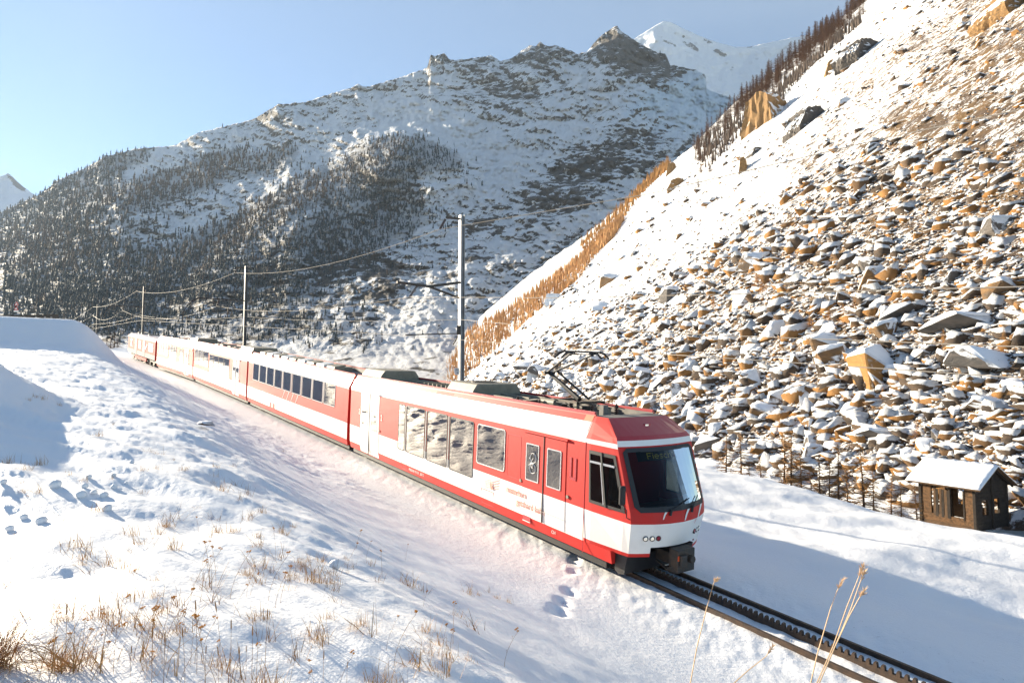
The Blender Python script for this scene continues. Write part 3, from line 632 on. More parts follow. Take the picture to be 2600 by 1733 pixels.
# side doors, windows and panels
door(car1, 13.95, 16.09, .34, 2.93, 1.34, 2.42, [m_white])
door(car1, 1.64, 3.50, .60, 2.84, 1.58, 2.58, [m_red, m_white])
sl_ = B(); sl_.box((2.57, 1.315, .885), (1.86, .012, .012)); sl_.build('door_sill', m_grey, car1)
for a, c, z0, z1, nm in ((11.37, 11.98, 1.07, 2.83, 'window'), (9.66, 11.22, 1.07, 2.83, 'window'), (7.94, 9.46, 1.06, 2.82, 'window'), (6.21, 7.76, 1.05, 2.80, 'window'), (4.42, 5.98, 1.57, 2.78, 'window')):
    window(car1, a, c, z0, z1, .09, m_black if c > 6.1 else m_alu, m_mirror)
for x in (11.295, 9.56, 7.85):
    p_ = B(); p_.box((x, 1.308, 1.94), (.07, .012, 1.7)); p_.build('window_pillar', m_galv, car1)
for y0, y1, z0, z1 in ((3.62, 4.30, 1.50, 2.70),):
    o = rrect(y0, y1, z0, z1, .06); i_ = rrect(y0 + .012, y1 - .012, z0 + .012, z1 - .012, .05); b = B(); frame_ring(b, o, i_, -.01, .004); b.build('panel_seam', m_red2, car1)
o = rrect(4.98, 5.68, .42, .86, .02); i_ = rrect(4.995, 5.665, .435, .845, .02); b = B(); frame_ring(b, o, i_, -.01, .006); b.build('equipment_hatch', m_red2, car1)
o = rrect(11.1, 11.62, .36, .62, .02); i_ = rrect(11.115, 11.605, .375, .605, .02); b = B(); frame_ring(b, o, i_, -.01, .006); b.build('equipment_hatch', m_red2, car1)
st = B(); st.box((3.28, 1.262, .53), (.34, .05, .13)); st.build('step_recess', m_red2, car1); st = B(); st.box((3.28, 1.285, .455), (.34, .03, .02)); st.build('step', m_white, car1)
b = B(); b.beam((.93, 1.302, .3), (.93, 1.302, 2.95), .012, .010); b.build('cab_joint', m_red2, car1)
for x in (.96, 8.2, 2.9 + 1.4):
    b = B(); b.beam((x, 1.236, 3.18), (x, 1.122, 3.42), .012, .006); b.build('roof_joint', m_red2, car1)
b = B(); b.beam((1.1, 1.185, 3.285), (17.3, 1.185, 3.285), .006, .008); b.build('roof_seam', m_red, car1)
b = B(); b.add([(.95, 1.118, 3.425), (1.25, 1.118, 3.425), (1.25, 1.035, 3.565), (.95, 1.035, 3.565)], [(0, 1, 2, 3)]); bo = b.build('roof_corner_mark', m_orange, car1)
gr = B()
for i in range(11):
    for j in range(9):
        x = 8.05 + i * .115; z = 3.22 + j * .036; y = ywall(z) + .004; gr.box((x, y, z), (.05, .012, .012))
gr.build('vent_grille', m_red, car1)
text('matterhorn', .25, m_text_r, car1, 4.28, 1.05, name='lettering', sx=.86); text('gotthard bahn', .25, m_text_r, car1, 4.95 - 1.18, .80, name='lettering', sx=.92)
text('2', .34, m_text_w, car1, 13.75, 1.95); text('2', .34, m_text_w, car1, 16.32, 1.95); text('ABDeh 4/10  2011', .17, m_text_w, car1, 10.95, .42); text('CH', .12, m_text_w, car1, 2.2, .42)
# mountain emblem: slanting lines with a dark summit
em = B()
def eline(x0, z0, x1, z1, w):
    em.beam((x0, ywall(1.1) + .014, z0), (x1, ywall(1.1) + .014, z1), .004, w)
for k in range(4): eline(5.05 - .0 * k, 1.16 - .07 * k, 4.62 + .02 * k, 1.30 - .085 * k, .014)
for k in range(4): eline(5.55 - .02 * k, 1.06 - .06 * k, 5.15, 1.22 - .07 * k, .008)
em.add([(5.10, 1.318, 1.22), (5.14, 1.318, 1.05), (5.10, 1.318, .93), (4.96, 1.318, .96), (5.04, 1.318, 1.06)], [(0, 1, 2, 3, 4)]); em.build('emblem', m_text_r, car1)
# bicycle pictogram on the rear leaf of the front door
bk = B(); by = 1.34
def ringp(cx, cz, r):
    bk.tube([(cx + r * math.cos(a * math.pi / 8), by, cz + r * math.sin(a * math.pi / 8)) for a in range(17)], .012, 4, cap=False)
ringp(3.02, 1.93, .13); ringp(3.02 - .02, 2.21, .13)
for a, c in (((3.02, 1.93), (3.14, 2.02)), ((3.14, 2.02), (3.0, 2.21)), ((3.14, 2.02), (3.05, 2.08)), ((3.05, 2.08), (3.02, 1.93)), ((3.05, 2.08), (3.12, 2.17)), ((3.12, 2.17), (3.17, 2.2)), ((3.14, 2.02), (3.2, 2.0))): bk.beam((a[0], by, a[1]), (c[0], by, c[1]), .006, .014)
bk.build('bicycle_sign', m_white, car1)
# U shaped mark beside the cab
um = B()
for x in (1.28, 1.46): um.beam((x, 1.312, 2.0), (x, 1.312, 2.5), .004, .07)
um.beam((1.25, 1.312, 1.98), (1.49, 1.312, 1.98), .004, .07); um.build('faint_mark', m_red2, car1)
# ---- roof gear
roof_rail(car1, .96, 17.4)
ac = B(); ac.loft([[(x, y, z) for y, z in ((.95, 3.42), (.95, 3.66), (.78, 3.92), (-.78, 3.92), (-.95, 3.66), (-.95, 3.42))] for x in (6.95, 8.75)]); ac = ac.build('air_conditioner', m_beige, car1, bevel=.03)
f_ = B(); f_.tube([(7.9, 0, 3.92), (7.9, 0, 3.95)], .42, 20); f_.build('fan', m_dark, ac)
ac = B(); ac.loft([[(x, y, z) for y, z in ((.9, 3.42), (.9, 3.70), (.7, 3.95), (-.7, 3.95), (-.9, 3.70), (-.9, 3.42))] for x in (14.9, 17.2)]); ac.build('air_conditioner', m_beige, car1, bevel=.03)
for k in range(14):
    b = B(); x = 9.4 + k * .38; b.box((x, -.55, 3.50), (.05, .8, .16)); b.build('roof_rib', m_beige, car1)
b = B(); b.box((5.9, 0, 3.5), (1.7, 1.5, .16)); b.build('brake_resistor', m_dark, car1, bevel=.02)
for y in (-.6, 0, .6): b = B(); b.box((5.9, y, 3.60), (1.6, .08, .06)); b.build('resistor_bar', m_beige, car1)
b = B(); b.tube([(3.1, .55, 3.66), (3.75, .55, 3.66)], .10, 12); b.build('air_reservoir', m_beige, car1)
for i in range(10):
    x = random.uniform(1.7, 5.0); y = random.uniform(-.75, .75); h_ = random.uniform(.12, .32)
    b = B(); b.box((x, y, 3.4 + h_ / 2), (random.uniform(.1, .4), random.uniform(.08, .25), h_)); b.build('roof_box', random.choice([m_dark, m_roofgrey, m_beige]), car1, bevel=.01)
for i in range(8):
    x = random.uniform(1.8, 4.9); y = random.choice([-.7, -.35, .2, .7]); b = B()
    for k in range(5): b.tube([(x, y, 3.42 + k * .055), (x, y, 3.455 + k * .055)], .055, 8)
    b.tube([(x, y, 3.4), (x, y, 3.72)], .025, 6); b.build('insulator', m_ins, car1)
for i in range(5):
    y = -.6 + .28 * i; b = B(); b.tube([(1.6 + .2 * i, y, 3.62), (2.6, y + .1, 3.72), (4.1, y, 3.68), (5.0, y - .1, 3.55)], .014, 5); b.build('roof_cable', m_black, car1)
b = B(); b.box((1.44, .3, 3.58), (.16, .16, .36)); b.box((1.5, .1, 3.44), (.5, .9, .05)); b.build('roof_post', m_roofgrey, car1)
# pantograph: knee points to the rear, head above the base
pg = B()
for y in (-.42, .42): pg.beam((2.2, y, 3.74), (3.4, y, 3.74), .07, .06)
for x in (2.3, 3.3): pg.beam((x, -.5, 3.74), (x, .5, 3.74), .06, .06)
pgo = pg.build('pantograph', m_dark, car1)
b = B(); b.tube([(2.75, 0, 3.78), (4.15, 0, 4.44)], .075, 8, r2=.055); b.build('lower_arm', m_black, pgo)
b = B(); b.tube([(2.62, -.22, 3.80), (4.0, -.16, 4.50)], .032, 6); b.build('guide_rod', m_black, pgo)
for s in (1, -1):
    b = B(); b.tube([(4.16, s * .10, 4.44), (2.72, s * .42, 5.02)], .034, 6, r2=.026); b.build('upper_arm', m_black, pgo)
b = B(); b.tube([(4.16, -.2, 4.44), (4.16, .2, 4.44)], .045, 8); b.tube([(4.02, 0, 4.50), (2.85, -.1, 4.98)], .008, 4); b.build('knee_joint', m_black, pgo)
for x in (2.55, 2.85):
    b = B(); b.tube([(x, .85, 4.92), (x, .70, 5.05), (x, .52, 5.10), (x, -.52, 5.10), (x, -.70, 5.05), (x, -.85, 4.92)], .028, 6); b.build('collector_strip', m_black, pgo)
b = B()
for s in (1, -1): b.box((2.70, s * .42, 5.05), (.36, .05, .05)); b.tube([(2.72, s * .42, 5.0), (2.72, s * .30, 5.06)], .03, 6)
b.tube([(2.7, -.45, 5.03), (2.7, .45, 5.03)], .014, 5); b.build('head_frame', m_black, pgo)

# ---- middle carriages
def gap(car, L_, i):
    b = B(); b.loft([[(x, y, z) for y, z in ((1.05, .5), (1.08, 3.1), (.85, 3.42), (-.85, 3.42), (-1.08, 3.1), (-1.05, .5))] for x in (L_ - .3, L_ + .25)]); b.build('gangway_bellows', m_black, car)
def roofwin(car, xs, w):
    for x in xs:
        o = rrect(x, x + w, 3.19, 3.40, .03, 2); i_ = rrect(x + .02, x + w - .02, 3.21, 3.38, .02, 2); b = B(); frame_ring(b, o, i_, -.01, .008); f = b.build('roof_window', m_white, car)
        g = B(); g.add(surf(i_, .004), [tuple(range(len(i_)))]); g.build('pane', m_mirror2, f)
LEN = [17.6, 16.9, 17, 17, 17]
gap(car1, 17.55, 0)
car2 = empty('carriage', None, 'panorama carriage with nine tall windows in a row, next behind the leading railcar', 'carriage', 'carriages of the train', carmat(1))
body(car2, .25, 16.75); under(car2, .3, 16.6, (2.5, 4.3, 12.6, 14.4)); gap(car2, 16.8, 1); roof_rail(car2, .3, 16.7)
for a, c in ((14.32, 15.61), (12.79, 14.14), (11.29, 12.63), (9.77, 11.08), (8.22, 9.53), (6.62, 7.93), (4.99, 6.37), (3.42, 4.79), (1.83, 3.21)): window(car2, a, c, 1.88, 2.98, .02, m_white, m_mirror)
for x in (14.23, 12.71, 11.18, 9.65, 8.08, 6.49, 4.89, 3.31): p_ = B(); p_.box((x, 1.31, 2.43), (.10, .012, 1.08)); p_.build('window_pillar', m_galv, car2)
roofwin(car2, [1.9 + 1.72 * k for k in range(8)], 1.25)
for k in range(9):
    b = B(); x = 3.2 + 1.45 * k; b.loft([[(x + d, y, z) for y, z in ((.9, 3.44), (.84, 3.74), (.3, 3.84), (.3, 3.44))] for d in (0, 1.0)]); b.build('roof_box', m_white if k % 2 else m_beige, car2)
for k in range(4):
    bb = B(); x = 9.2 - k * .75; q = [(x, 1.85), (x + .22, 1.55), (x + .50, 1.25)]
    bb.add([(p[0] - .05 * (1 - n * .4), ywall(p[1]) + .006, p[1]) for n, p in enumerate(q)] + [(p[0] + .05 * (1 - n * .4), ywall(p[1]) + .006, p[1]) for n, p in reversed(list(enumerate(q)))], [(0, 1, 4, 5), (1, 2, 3, 4)]); bb.build('stripe', m_white, car2)
for x in (10.9, 11.5): panel(car2, x, x + .38, .42, .86, m_red, .004, 'equipment_hatch')
car3 = empty('carriage', None, 'carriage with four tall panes and a double door, third vehicle of the train', 'carriage', 'carriages of the train', carmat(2))
body(car3, .2, 16.85); under(car3, .3, 16.7, (2.5, 4.3, 12.6, 14.4)); gap(car3, 16.9, 2); roof_rail(car3, .3, 16.7)
for a, c in ((14.78, 16.42), (13.13, 14.72), (11.4, 13.08)): window(car3, a, c, 1.68, 2.97, .02, m_black, m_mirror)
for a, c in ((9.72, 10.98), (8.0, 9.66), (6.38, 7.94), (4.83, 6.32)): window(car3, a, c, 1.06, 2.83, .02, m_black, m_mirror)
door(car3, 2.05, 3.76, .38, 2.86, 1.33, 2.38, [m_white]); roofwin(car3, [11.5, 13.1, 14.7], 1.4)
b = B(); b.loft([[(x, y, z) for y, z in ((.95, 3.42), (.8, 3.90), (-.8, 3.90), (-.95, 3.42))] for x in (.6, 3.6)]); b.build('air_conditioner', m_beige, car3, bevel=.03)
car4 = empty('carriage', None, 'carriage with a yellow first class stripe above the door, fourth vehicle of the train', 'carriage', 'carriages of the train', carmat(3))
body(car4, .2, 16.85); under(car4, .3, 16.7, (2.5, 4.3, 12.6, 14.4)); gap(car4, 16.9, 3); roof_rail(car4, .3, 16.7)
for k in range(4): window(car4, 10.8 + 1.28 * k, 12.04 + 1.28 * k, 1.70, 2.97, .02, m_black, m_mirror)
for a, c in ((6.98, 8.05), (8.1, 9.2), (9.25, 10.4), (4.16, 5.50)): window(car4, a, c, 1.15, 2.82, .02, m_black, m_mirror)
door(car4, 1.9, 3.55, .38, 2.70, 1.39, 2.43, [m_white]); panel(car4, .55, 6.4, 2.70, 2.86, m_yel, .02, 'yellow_stripe'); roofwin(car4, [10.9, 12.6, 14.3], 1.45)
b = B(); b.loft([[(x, y, z) for y, z in ((.95, 3.42), (.8, 3.88), (-.8, 3.88), (-.95, 3.42))] for x in (.8, 3.6)]); b.build('air_conditioner', m_beige, car4, bevel=.03)
for car, n_ in ((car3, 7), (car4, 7), (car2, 3)):
    for k in range(n_):
        b = B(); x = 4.5 + 1.5 * k; b.box((x, random.uniform(-.3, .3), 3.52), (random.uniform(.4, 1.1), random.uniform(.5, 1.2), random.uniform(.2, .36))); b.build('roof_box', random.choice([m_beige, m_dark, m_roofgrey]), car, bevel=.02)
# ---- older railcar at the end
car5 = empty('railcar', None, 'older red railcar with grey lower side and small windows, tail of the train', 'railcar', mat=carmat(4))
prof = [(1.22, .78), (1.28, .8), (1.29, 1.34), (1.29, 2.85), (1.22, 3.05), (.95, 3.22), (.5, 3.30)]
sec = lambda x: [(x, y, z) for y, z in prof] + [(x, -y, z) for y, z in reversed(prof)]
b = B(); mm = [1, 1, 0, 0, 2, 2]; b.loft([sec(.9), sec(17.6)], mm + [2] + mm[::-1] + [2]); b.m[-2:] = [0, 0]; b.build('body', [m_red_old, m_grey_old, m_pale], car5)
b = B(); b.box((9, 0, .62), (15, 2.1, .34)); b.build('underframe', m_black, car5)
b = B(); b.box((9.2, 1.2, .52), (7, .1, .36)); b.build('skirt', m_red_old, car5)
for wx in (3, 5, 13.5, 15.5):
    for sy in (-.9, .9):
        w = B(); w.tube([(wx, sy + .05, .42), (wx, sy - .05, .42)], .42, 16); w.build('wheel', m_dark, car5)
b = B(); b.box((.88, 0, .65), (.12, 2.3, .3)); b.box((.84, 0, 1.9), (.06, 1.0, 2.0)); b.build('end_door', m_red2, car5)
for a, c, z0, z1 in ((14.6, 15.7, 1.66, 2.62), (9.0, 10.3, 1.66, 2.62), (3.4, 4.5, 1.62, 2.6), (2.0, 3.1, 1.62, 2.6)):
    f = window(car5, a, c, z0, z1, .03, m_white, m_mirror, fw=.06)
for a, c in ((11.4, 12.8), (6.4, 7.9)):
    d = panel(car5, a, c, .85, 2.75, m_grey_old, .01, 'door'); window(d, a + .3, c - .3, 1.55, 2.55, .03, m_alu, m_mirror, name='door_window')
bb = B(); bb.add([(5.0, 1.31, 2.4), (5.5, 1.31, 2.4), (7.2, 1.31, 1.4), (6.7, 1.31, 1.4)], [(0, 1, 2, 3)]); bb.build('stripe', m_white, car5)
for x in (2, 9.5, 14, 16): b = B(); b.box((x, 0, 3.36), (.7, .9, .16)); b.build('roof_box', m_roofgrey, car5, bevel=.02)

# ================================================================ track
def rail_path(u, dz, t0, t1, st):
    return [place(t, u, dz) for t in np.arange(t0, t1, st)]
for uu, lab in ((-.58 + .0, 'near running rail of the rack railway, left of the toothed rack'), (.48, 'far running rail beyond the toothed rack')):
    b = B(); pts = rail_path(uu, 0, -40, 88, 1.0)
    secs = []
    for p in pts:
        i = len(secs); d = (pts[min(i + 1, len(pts) - 1)] - pts[max(i - 1, 0)]).normalized(); n = Vector((d.y, -d.x, 0)).normalized()
        secs.append([p + n * a + Vector((0, 0, z)) for a, z in ((-.055, -.14), (-.012, -.12), (-.012, -.04), (-.034, -.03), (-.034, 0), (.034, 0), (.034, -.03), (.012, -.04), (.012, -.12), (.055, -.14))])
    b.loft(secs); tag(b.build('rail', m_rail), lab, 'rail', 'running rails')
rack = empty('rack_rail', place(0, -.04), 'dark toothed rack rail running between the two rails', 'rack')
b = B(); secs = []
pts = rail_path(-.04, 0, -40, 20, 1.0)
for i, p in enumerate(pts):
    d = (pts[min(i + 1, len(pts) - 1)] - pts[max(i - 1, 0)]).normalized(); n = Vector((d.y, -d.x, 0)).normalized()
    secs.append([p + n * a + Vector((0, 0, z)) - rack.location for a, z in ((-.035, -.14), (-.035, .0), (.035, .0), (.035, -.14))])
b.loft(secs); b.build('rack_bar', m_rail, rack)
tooth = B(); tooth.loft([[(x * 1, y, 0), (x * .95, y, .04), (x * .6, y, .075), (-x * .6, y, .075), (-x * .95, y, .04), (-x, y, 0)] for x, y in ((.032, -.035), (.032, .035))])
tpos = [(t, place(t, -.04, -.002)) for t in np.arange(-12.5, 1.2, .12)]
t0o = tooth.build('tooth', m_rail, rack)
for k, (t, p) in enumerate(tpos):
    o = t0o if k == 0 else t0o.copy()
    if k: COL.objects.link(o); o.parent = rack
    d = cdir(t); o.location = p - rack.location; o.rotation_euler = (0, -math.asin(d[2]), math.atan2(d[1], d[0]))

# ================================================================ overhead line
def local_mast(px, D, top_py, base=None):
    p = at(px, 900, D); x, y = p.x, p.y; z0 = float(ground(np.array([x]), np.array([y]), False)[0]) if D < 140 else base
    zt = at(px, top_py, D).z; return x, y, z0 - .5, zt
def hbeam(b, x, y, z0, z1, w, ang):
    c, s = math.cos(ang), math.sin(ang)
    pf = [(-w / 2, -w / 2), (w / 2, -w / 2), (w / 2, -w / 2 + .035), (.02, -w / 2 + .035), (.02, w / 2 - .035), (w / 2, w / 2 - .035), (w / 2, w / 2), (-w / 2, w / 2), (-w / 2, w / 2 - .035), (-.02, w / 2 - .035), (-.02, -w / 2 + .035), (-w / 2, -w / 2 + .035)]
    b.loft([[(x + c * a - s * q, y + s * a + c * q, z) for a, q in pf] for z in (z0, z1)])
def insul(parent, a, c, r=.055, n=9):
    a = Vector(a); c = Vector(c); b = B(); b.tube([a, c], .022, 6)
    for k in range(n): q = a.lerp(c, (k + .5) / n); d = (c - a).normalized() * .018; b.tube([q - d, q + d], r, 9)
    return b.build('insulator', m_ins, parent)
masts = []; m_mast = mat('dark_mast', (.10, .095, .09), .6)  # one even darker tone for the masts farther up the line
for (px, D, tp, lab) in ((1171, 27.7, 547, 'tall galvanised catenary mast standing behind the leading railcar, with sloping strut bracket'), (620, 50.0, 676, 'catenary mast with a bowed pipe arm behind the middle of the train'), (360, 79.0, 727, 'catenary mast with bowed arm near the tail of the train'), (243, 104.0, 773, 'farthest thin catenary mast left of the last railcar')):
    x, y, z0, zt = local_mast(px, D, tp, 2.0); e = empty('catenary_mast', (x, y, z0), lab, 'mast', 'catenary masts beside the line')
    b = B(); tt_ = D * .8; dd = cdir(min(D - 15, 80)); hbeam(b, 0, 0, 0, zt - z0, .22, math.atan2(dd[1], dd[0])); b.build('post', m_galv if D < 40 else m_mast, e); masts.append((e, Vector((x, y, z0)), zt, D, Vector((-dd[1] * 1, dd[0] * 1, 0)).normalized()))
def rel(e, p): return Vector(p) - e.location
e, o, zt, D, n = masts[0]
A = lambda px, py, d: rel(e, at(px, py, d))
b = B(); b.beam(A(1168, 556, 27.6), A(1133, 552, 26.9), .07, .09); b.build('top_arm', m_dark, e)
insul(e, A(1131, 556, 26.9), A(1117, 582, 26.8))
b = B(); b.tube([A(1168, 717, 27.5), A(1088, 727, 26.3), A(1008, 716, 25.2)], .06, 7); b.build('bracket_tube', m_dark, e)
b = B(); b.tube([A(1166, 756, 27.5), A(1088, 727, 26.3)], .05, 7); b.build('bracket_strut', m_dark, e)
insul(e, A(1061, 722, 25.9), A(1040, 754, 25.8))
b = B(); b.tube([A(1170, 846, 27.5), A(1030, 850, 25.4)], .028, 6); b.build('registration_tube', m_dark, e)
b = B(); b.tube([A(1118 + 7 * math.cos(a), 841 + 9 * math.sin(a), 26.6) for a in np.linspace(0, 6.28, 14)], .014, 5); b.tube([A(1160, 858, 27.3), A(1150, 875, 27.2)], .03, 6); b.build('tension_ring', m_dark, e)
b = B(); b.box(rel(e, at(1165, 838, 27.4)), (.16, .16, .4)); b.build('clamp', m_dark, e)
sg = B(); c = rel(e, at(1160, 942, 27.45)); sg.box(c, (.22, .03, .30)); sg = sg.build('number_plate', m_white, e)
def flat_text(s_, size, m, parent, loc, rotz=0, name='lettering'):
    cu = bpy.data.curves.new(name, 'FONT'); cu.body = s_; cu.size = size; cu.extrude = .003; cu.align_x = 'CENTER'
    q = bpy.data.objects.new(name, cu); COL.objects.link(q); bpy.context.view_layer.update(); me = bpy.data.meshes.new_from_object(q.evaluated_get(bpy.context.evaluated_depsgraph_get())); bpy.data.objects.remove(q)
    me.materials.clear(); me.materials.append(m); q = bpy.data.objects.new(name, me); link(q, parent); q.location = loc; q.rotation_euler = (math.pi / 2, 0, rotz); return q
flat_text('33', .14, m_black, sg, c + Vector((0, -.025, .02))); flat_text('4', .14, m_black, sg, c + Vector((.02, -.025, -.12)))
w = B(); g_ = at(1255, 985, 33); w.tube([A(1177, 790, 27.7), rel(e, g_)], .012, 5); w.build('guy_wire', m_galv, e)
for k, (pxa, tip, yy) in enumerate((((500, 755), (463, 812), 763), ((275, 775), (264, 806), 779))):
    e, o, zt, D, n = masts[k + 1]; A = lambda px, py, d: rel(e, at(px, py, d)); dn = D * .93; px0 = (620, 360)[k]
    if k == 0: pts = [A(px0, 763, D), A(555, 759, D * .97), A(505, 756, D * .95), A(487, 764, D * .945), A(475, 776, D * .94), A(465, 792, D * .94), A(463, 812, D * .94)]
    else: pts = [A(px0, 779, D), A(310, 777, D * .97), A(282, 776, D * .95), A(272, 784, D * .945), A(265, 796, D * .94), A(264, 806, D * .94)]
    b = B(); b.tube(pts, .05, 6); b.build('bowed_arm', m_dark, e)
    if k == 0:
        insul(e, A(541, 760, D * .965), A(541, 772, D * .965), .07, 5); insul(e, A(556, 760, D * .97), A(551, 777, D * .965), .07, 5)
        b = B(); b.beam(A(620, 680, D), A(598, 679, D * .98), .08, .08); b.build('top_arm', m_dark, e); insul(e, A(600, 680, D * .98), A(597, 692, D * .98), .07, 5)
    else:
        insul(e, A(310, 778, D * .97), A(310, 787, D * .97), .08, 4); b = B(); b.beam(A(360, 729, D), A(348, 728, D * .98), .09, .09); b.build('top_arm', m_dark, e); insul(e, A(349, 729, D * .98), A(346, 739, D * .98), .08, 4)
def wire(name, pts, r, lab, sag=None):
    """pts: (px, py, distance); spans hang slightly between supports"""
    b = B(); P3 = [at(*p) for p in pts]; out = []
    for i in range(len(P3) - 1):
        for k in range(10):
            q = k / 10; p = P3[i].lerp(P3[i + 1], q); s_ = (sag[i] if sag else 0) * 4 * q * (1 - q); out.append(p - Vector((0, 0, s_)))
    out.append(P3[-1]); b.tube(out, r, 5); tag(b.build(name, m_wire), lab, 'wire', 'overhead wires of the railway')
wire('feeder_wire', [(120, 840, 125), (236, 779, 103), (346, 739, 77.4), (597, 692, 49), (1117, 582, 26.8), (1650, 492, 19), (2250, 350, 14.5), (2700, 255, 12)], .013, 'highest overhead wire, strung from the tops of the masts', [.5, .6, .8, .7, 0, 0, 0])
wire('messenger_wire', [(130, 845, 125), (236, 800, 103), (310, 787, 76.5), (551, 777, 48.2), (1040, 754, 25.8), (1430, 756, 17.5), (1800, 748, 13.5), (2700, 725, 9)], .010, 'overhead wire hanging from the sloping bracket arms', [.5, 1.0, 1.1, .5, 0, 0, 0])
wire('auxiliary_wire', [(150, 850, 125), (240, 822, 103), (357, 800, 79), (622, 803, 50), (1168, 811, 27.6), (1370, 829, 20), (1800, 850, 14), (2700, 884, 9.2)], .010, 'overhead wire just above the contact wire, passing behind the tall mast', [.4, .3, .4, .2, 0, 0, 0])
wire('contact_wire', [(150, 858, 125), (240, 834, 103), (357, 813, 77), (622, 828, 47), (900, 843, 32), (1168, 862, 24.5), (1310, 874, 21), (1485, 886.5, 16.9), (1800, 906, 13.0), (2700, 966, 8.6)], .009, 'lowest overhead wire touching the raised pantograph')

# ================================================================ road embankment
gx0, gy0 = gpt(-60, 812, 40, 90)
rail_e = empty('guard_rail', (at(0, 812, 56)).to_tuple(), 'dark steel guard rail on short posts along the road embankment at the left edge', 'guard rail')
b = B(); ptsg = [rel(rail_e, at(px, py, 60)) for px, py in ((-160, 803), (-20, 803), (60, 804), (110, 803), (138, 802), (146, 803))]
for i in range(len(ptsg) - 1): b.beam(ptsg[i], ptsg[i + 1], .09, .34)
b.build('rail_beam', m_dark, rail_e)
for px in (-120, -70, -20, 20.5, 62, 91, 114, 130):
    p = rel(rail_e, at(px, 812, 56.1)); b = B(); b.box((p.x, p.y, p.z - .15), (.1, .1, .9)); b.build('post', m_galv, rail_e)
def warn(py, parent):
    pass
sgn = empty('warning_sign', at(41.5, 830, 92).to_tuple(), 'two red bordered triangular warning signs on one pole behind the guard rail', 'road sign')
b = B(); b.tube([(0, .05, -3), (0, .05, 4.0)], .04, 6); b.build('pole', m_galv, sgn)
for k, cy in enumerate((772.0, 783.5)):
    c = rel(sgn, at(41.8 - .8 * k, cy, 91.9)); r_ = .38
    tri = lambda R_, y: [(c.x + R_ * math.sin(a), c.y + y, c.z + R_ * math.cos(a)) for a in (0, 2.0944, -2.0944)]
    b = B(); b.add(tri(r_, 0) + tri(r_, .03), [(0, 1, 2), (3, 4, 5), (0, 1, 4, 3), (1, 2, 5, 4), (2, 0, 3, 5)]); s1 = b.build('triangle_sign', m_red, sgn)
    b = B(); b.add(tri(r_ * .62, -.012), [(0, 1, 2)]); b.build('sign_face', m_white, s1)
    b = B(); b.box((c.x, c.y - .02, c.z - .02), (.03, .01, .16)); b.box((c.x + .03, c.y - .02, c.z - .07), (.09, .01, .03)); b.build('symbol', m_black, s1)
c = rel(sgn, at(41, 789.5, 91.9)); b = B(); b.box(c, (.74, .03, .2)); b.build('supplementary_plate', m_white, sgn)
# ================================================================ wooden hut
K = at(2474, 1235, 42.0); d1 = Vector((-.45, .893, 0)).normalized(); d2 = Vector((d1.y, -d1.x, 0))
hut = empty('log_hut', None, 'old dark timber hut with a snow covered gable roof and open windows', 'hut', mat=Matrix(((d2.x, d1.x, 0, K.x), (d2.y, d1.y, 0, K.y), (0, 0, 1, K.z - 3.0), (0, 0, 0, 1))))
HW, HL, HH = 3.9, 3.5, 3.0        # gable width (x), eave length (y), wall height; lit eave wall is x = 0, dark gable is y = 0
def log(x0, y0, x1, y1, z, h, m, t=.14, nm='plank', jit=.01):
    b = B(); j = random.uniform(-jit, jit); dx, dy = (x1 - x0), (y1 - y0); l = math.hypot(dx, dy); nxn, nyn = -dy / l * j, dx / l * j
    b.beam((x0 + nxn, y0 + nyn, z + h / 2), (x1 + nxn, y1 + nyn, z + h / 2), t, h - .012); return b.build(nm, m, hut)
hlog = .25
for k in range(12):
    z = k * hlog
    # lit eave wall, door bay from y=1.0 to 2.75
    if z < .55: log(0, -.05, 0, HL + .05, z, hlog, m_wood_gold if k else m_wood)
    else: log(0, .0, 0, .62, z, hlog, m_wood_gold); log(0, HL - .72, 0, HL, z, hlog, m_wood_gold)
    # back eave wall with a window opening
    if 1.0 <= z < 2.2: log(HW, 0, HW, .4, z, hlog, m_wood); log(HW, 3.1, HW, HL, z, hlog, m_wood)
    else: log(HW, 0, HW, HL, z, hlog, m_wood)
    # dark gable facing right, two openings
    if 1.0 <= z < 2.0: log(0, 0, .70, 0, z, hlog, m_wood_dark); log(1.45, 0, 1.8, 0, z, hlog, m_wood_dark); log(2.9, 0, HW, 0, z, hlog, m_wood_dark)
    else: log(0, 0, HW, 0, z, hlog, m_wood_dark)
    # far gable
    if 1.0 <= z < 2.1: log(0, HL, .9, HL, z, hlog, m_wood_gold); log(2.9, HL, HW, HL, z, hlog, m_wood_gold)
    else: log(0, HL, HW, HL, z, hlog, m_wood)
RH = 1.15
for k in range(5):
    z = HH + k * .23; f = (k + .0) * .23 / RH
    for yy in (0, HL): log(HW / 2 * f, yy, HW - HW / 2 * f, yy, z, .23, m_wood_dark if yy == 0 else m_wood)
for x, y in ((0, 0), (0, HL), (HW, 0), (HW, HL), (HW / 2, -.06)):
    b = B(); b.box((x, y, HH / 2 + (.5 if x == HW / 2 else 0)), (.24, .2, HH + (1.0 if x == HW / 2 else .06))); b.build('corner_post', m_wood_dark, hut, bevel=.02)
for k in range(6):
    y = 1.62 + k * .19; b = B(); b.box((-.06, y, 1.55), (.04, .17, 1.95 + random.uniform(-.08, .05)), M=Matrix.Rotation(random.uniform(-.03, .03), 4, 'X')); b.build('door_board', m_wood if k % 2 else m_wood_dark, hut)
for y in (.66, 1.56): b = B(); b.box((0, y, 1.6), (.2, .09, 2.0)); b.build('door_post', m_wood_dark, hut)
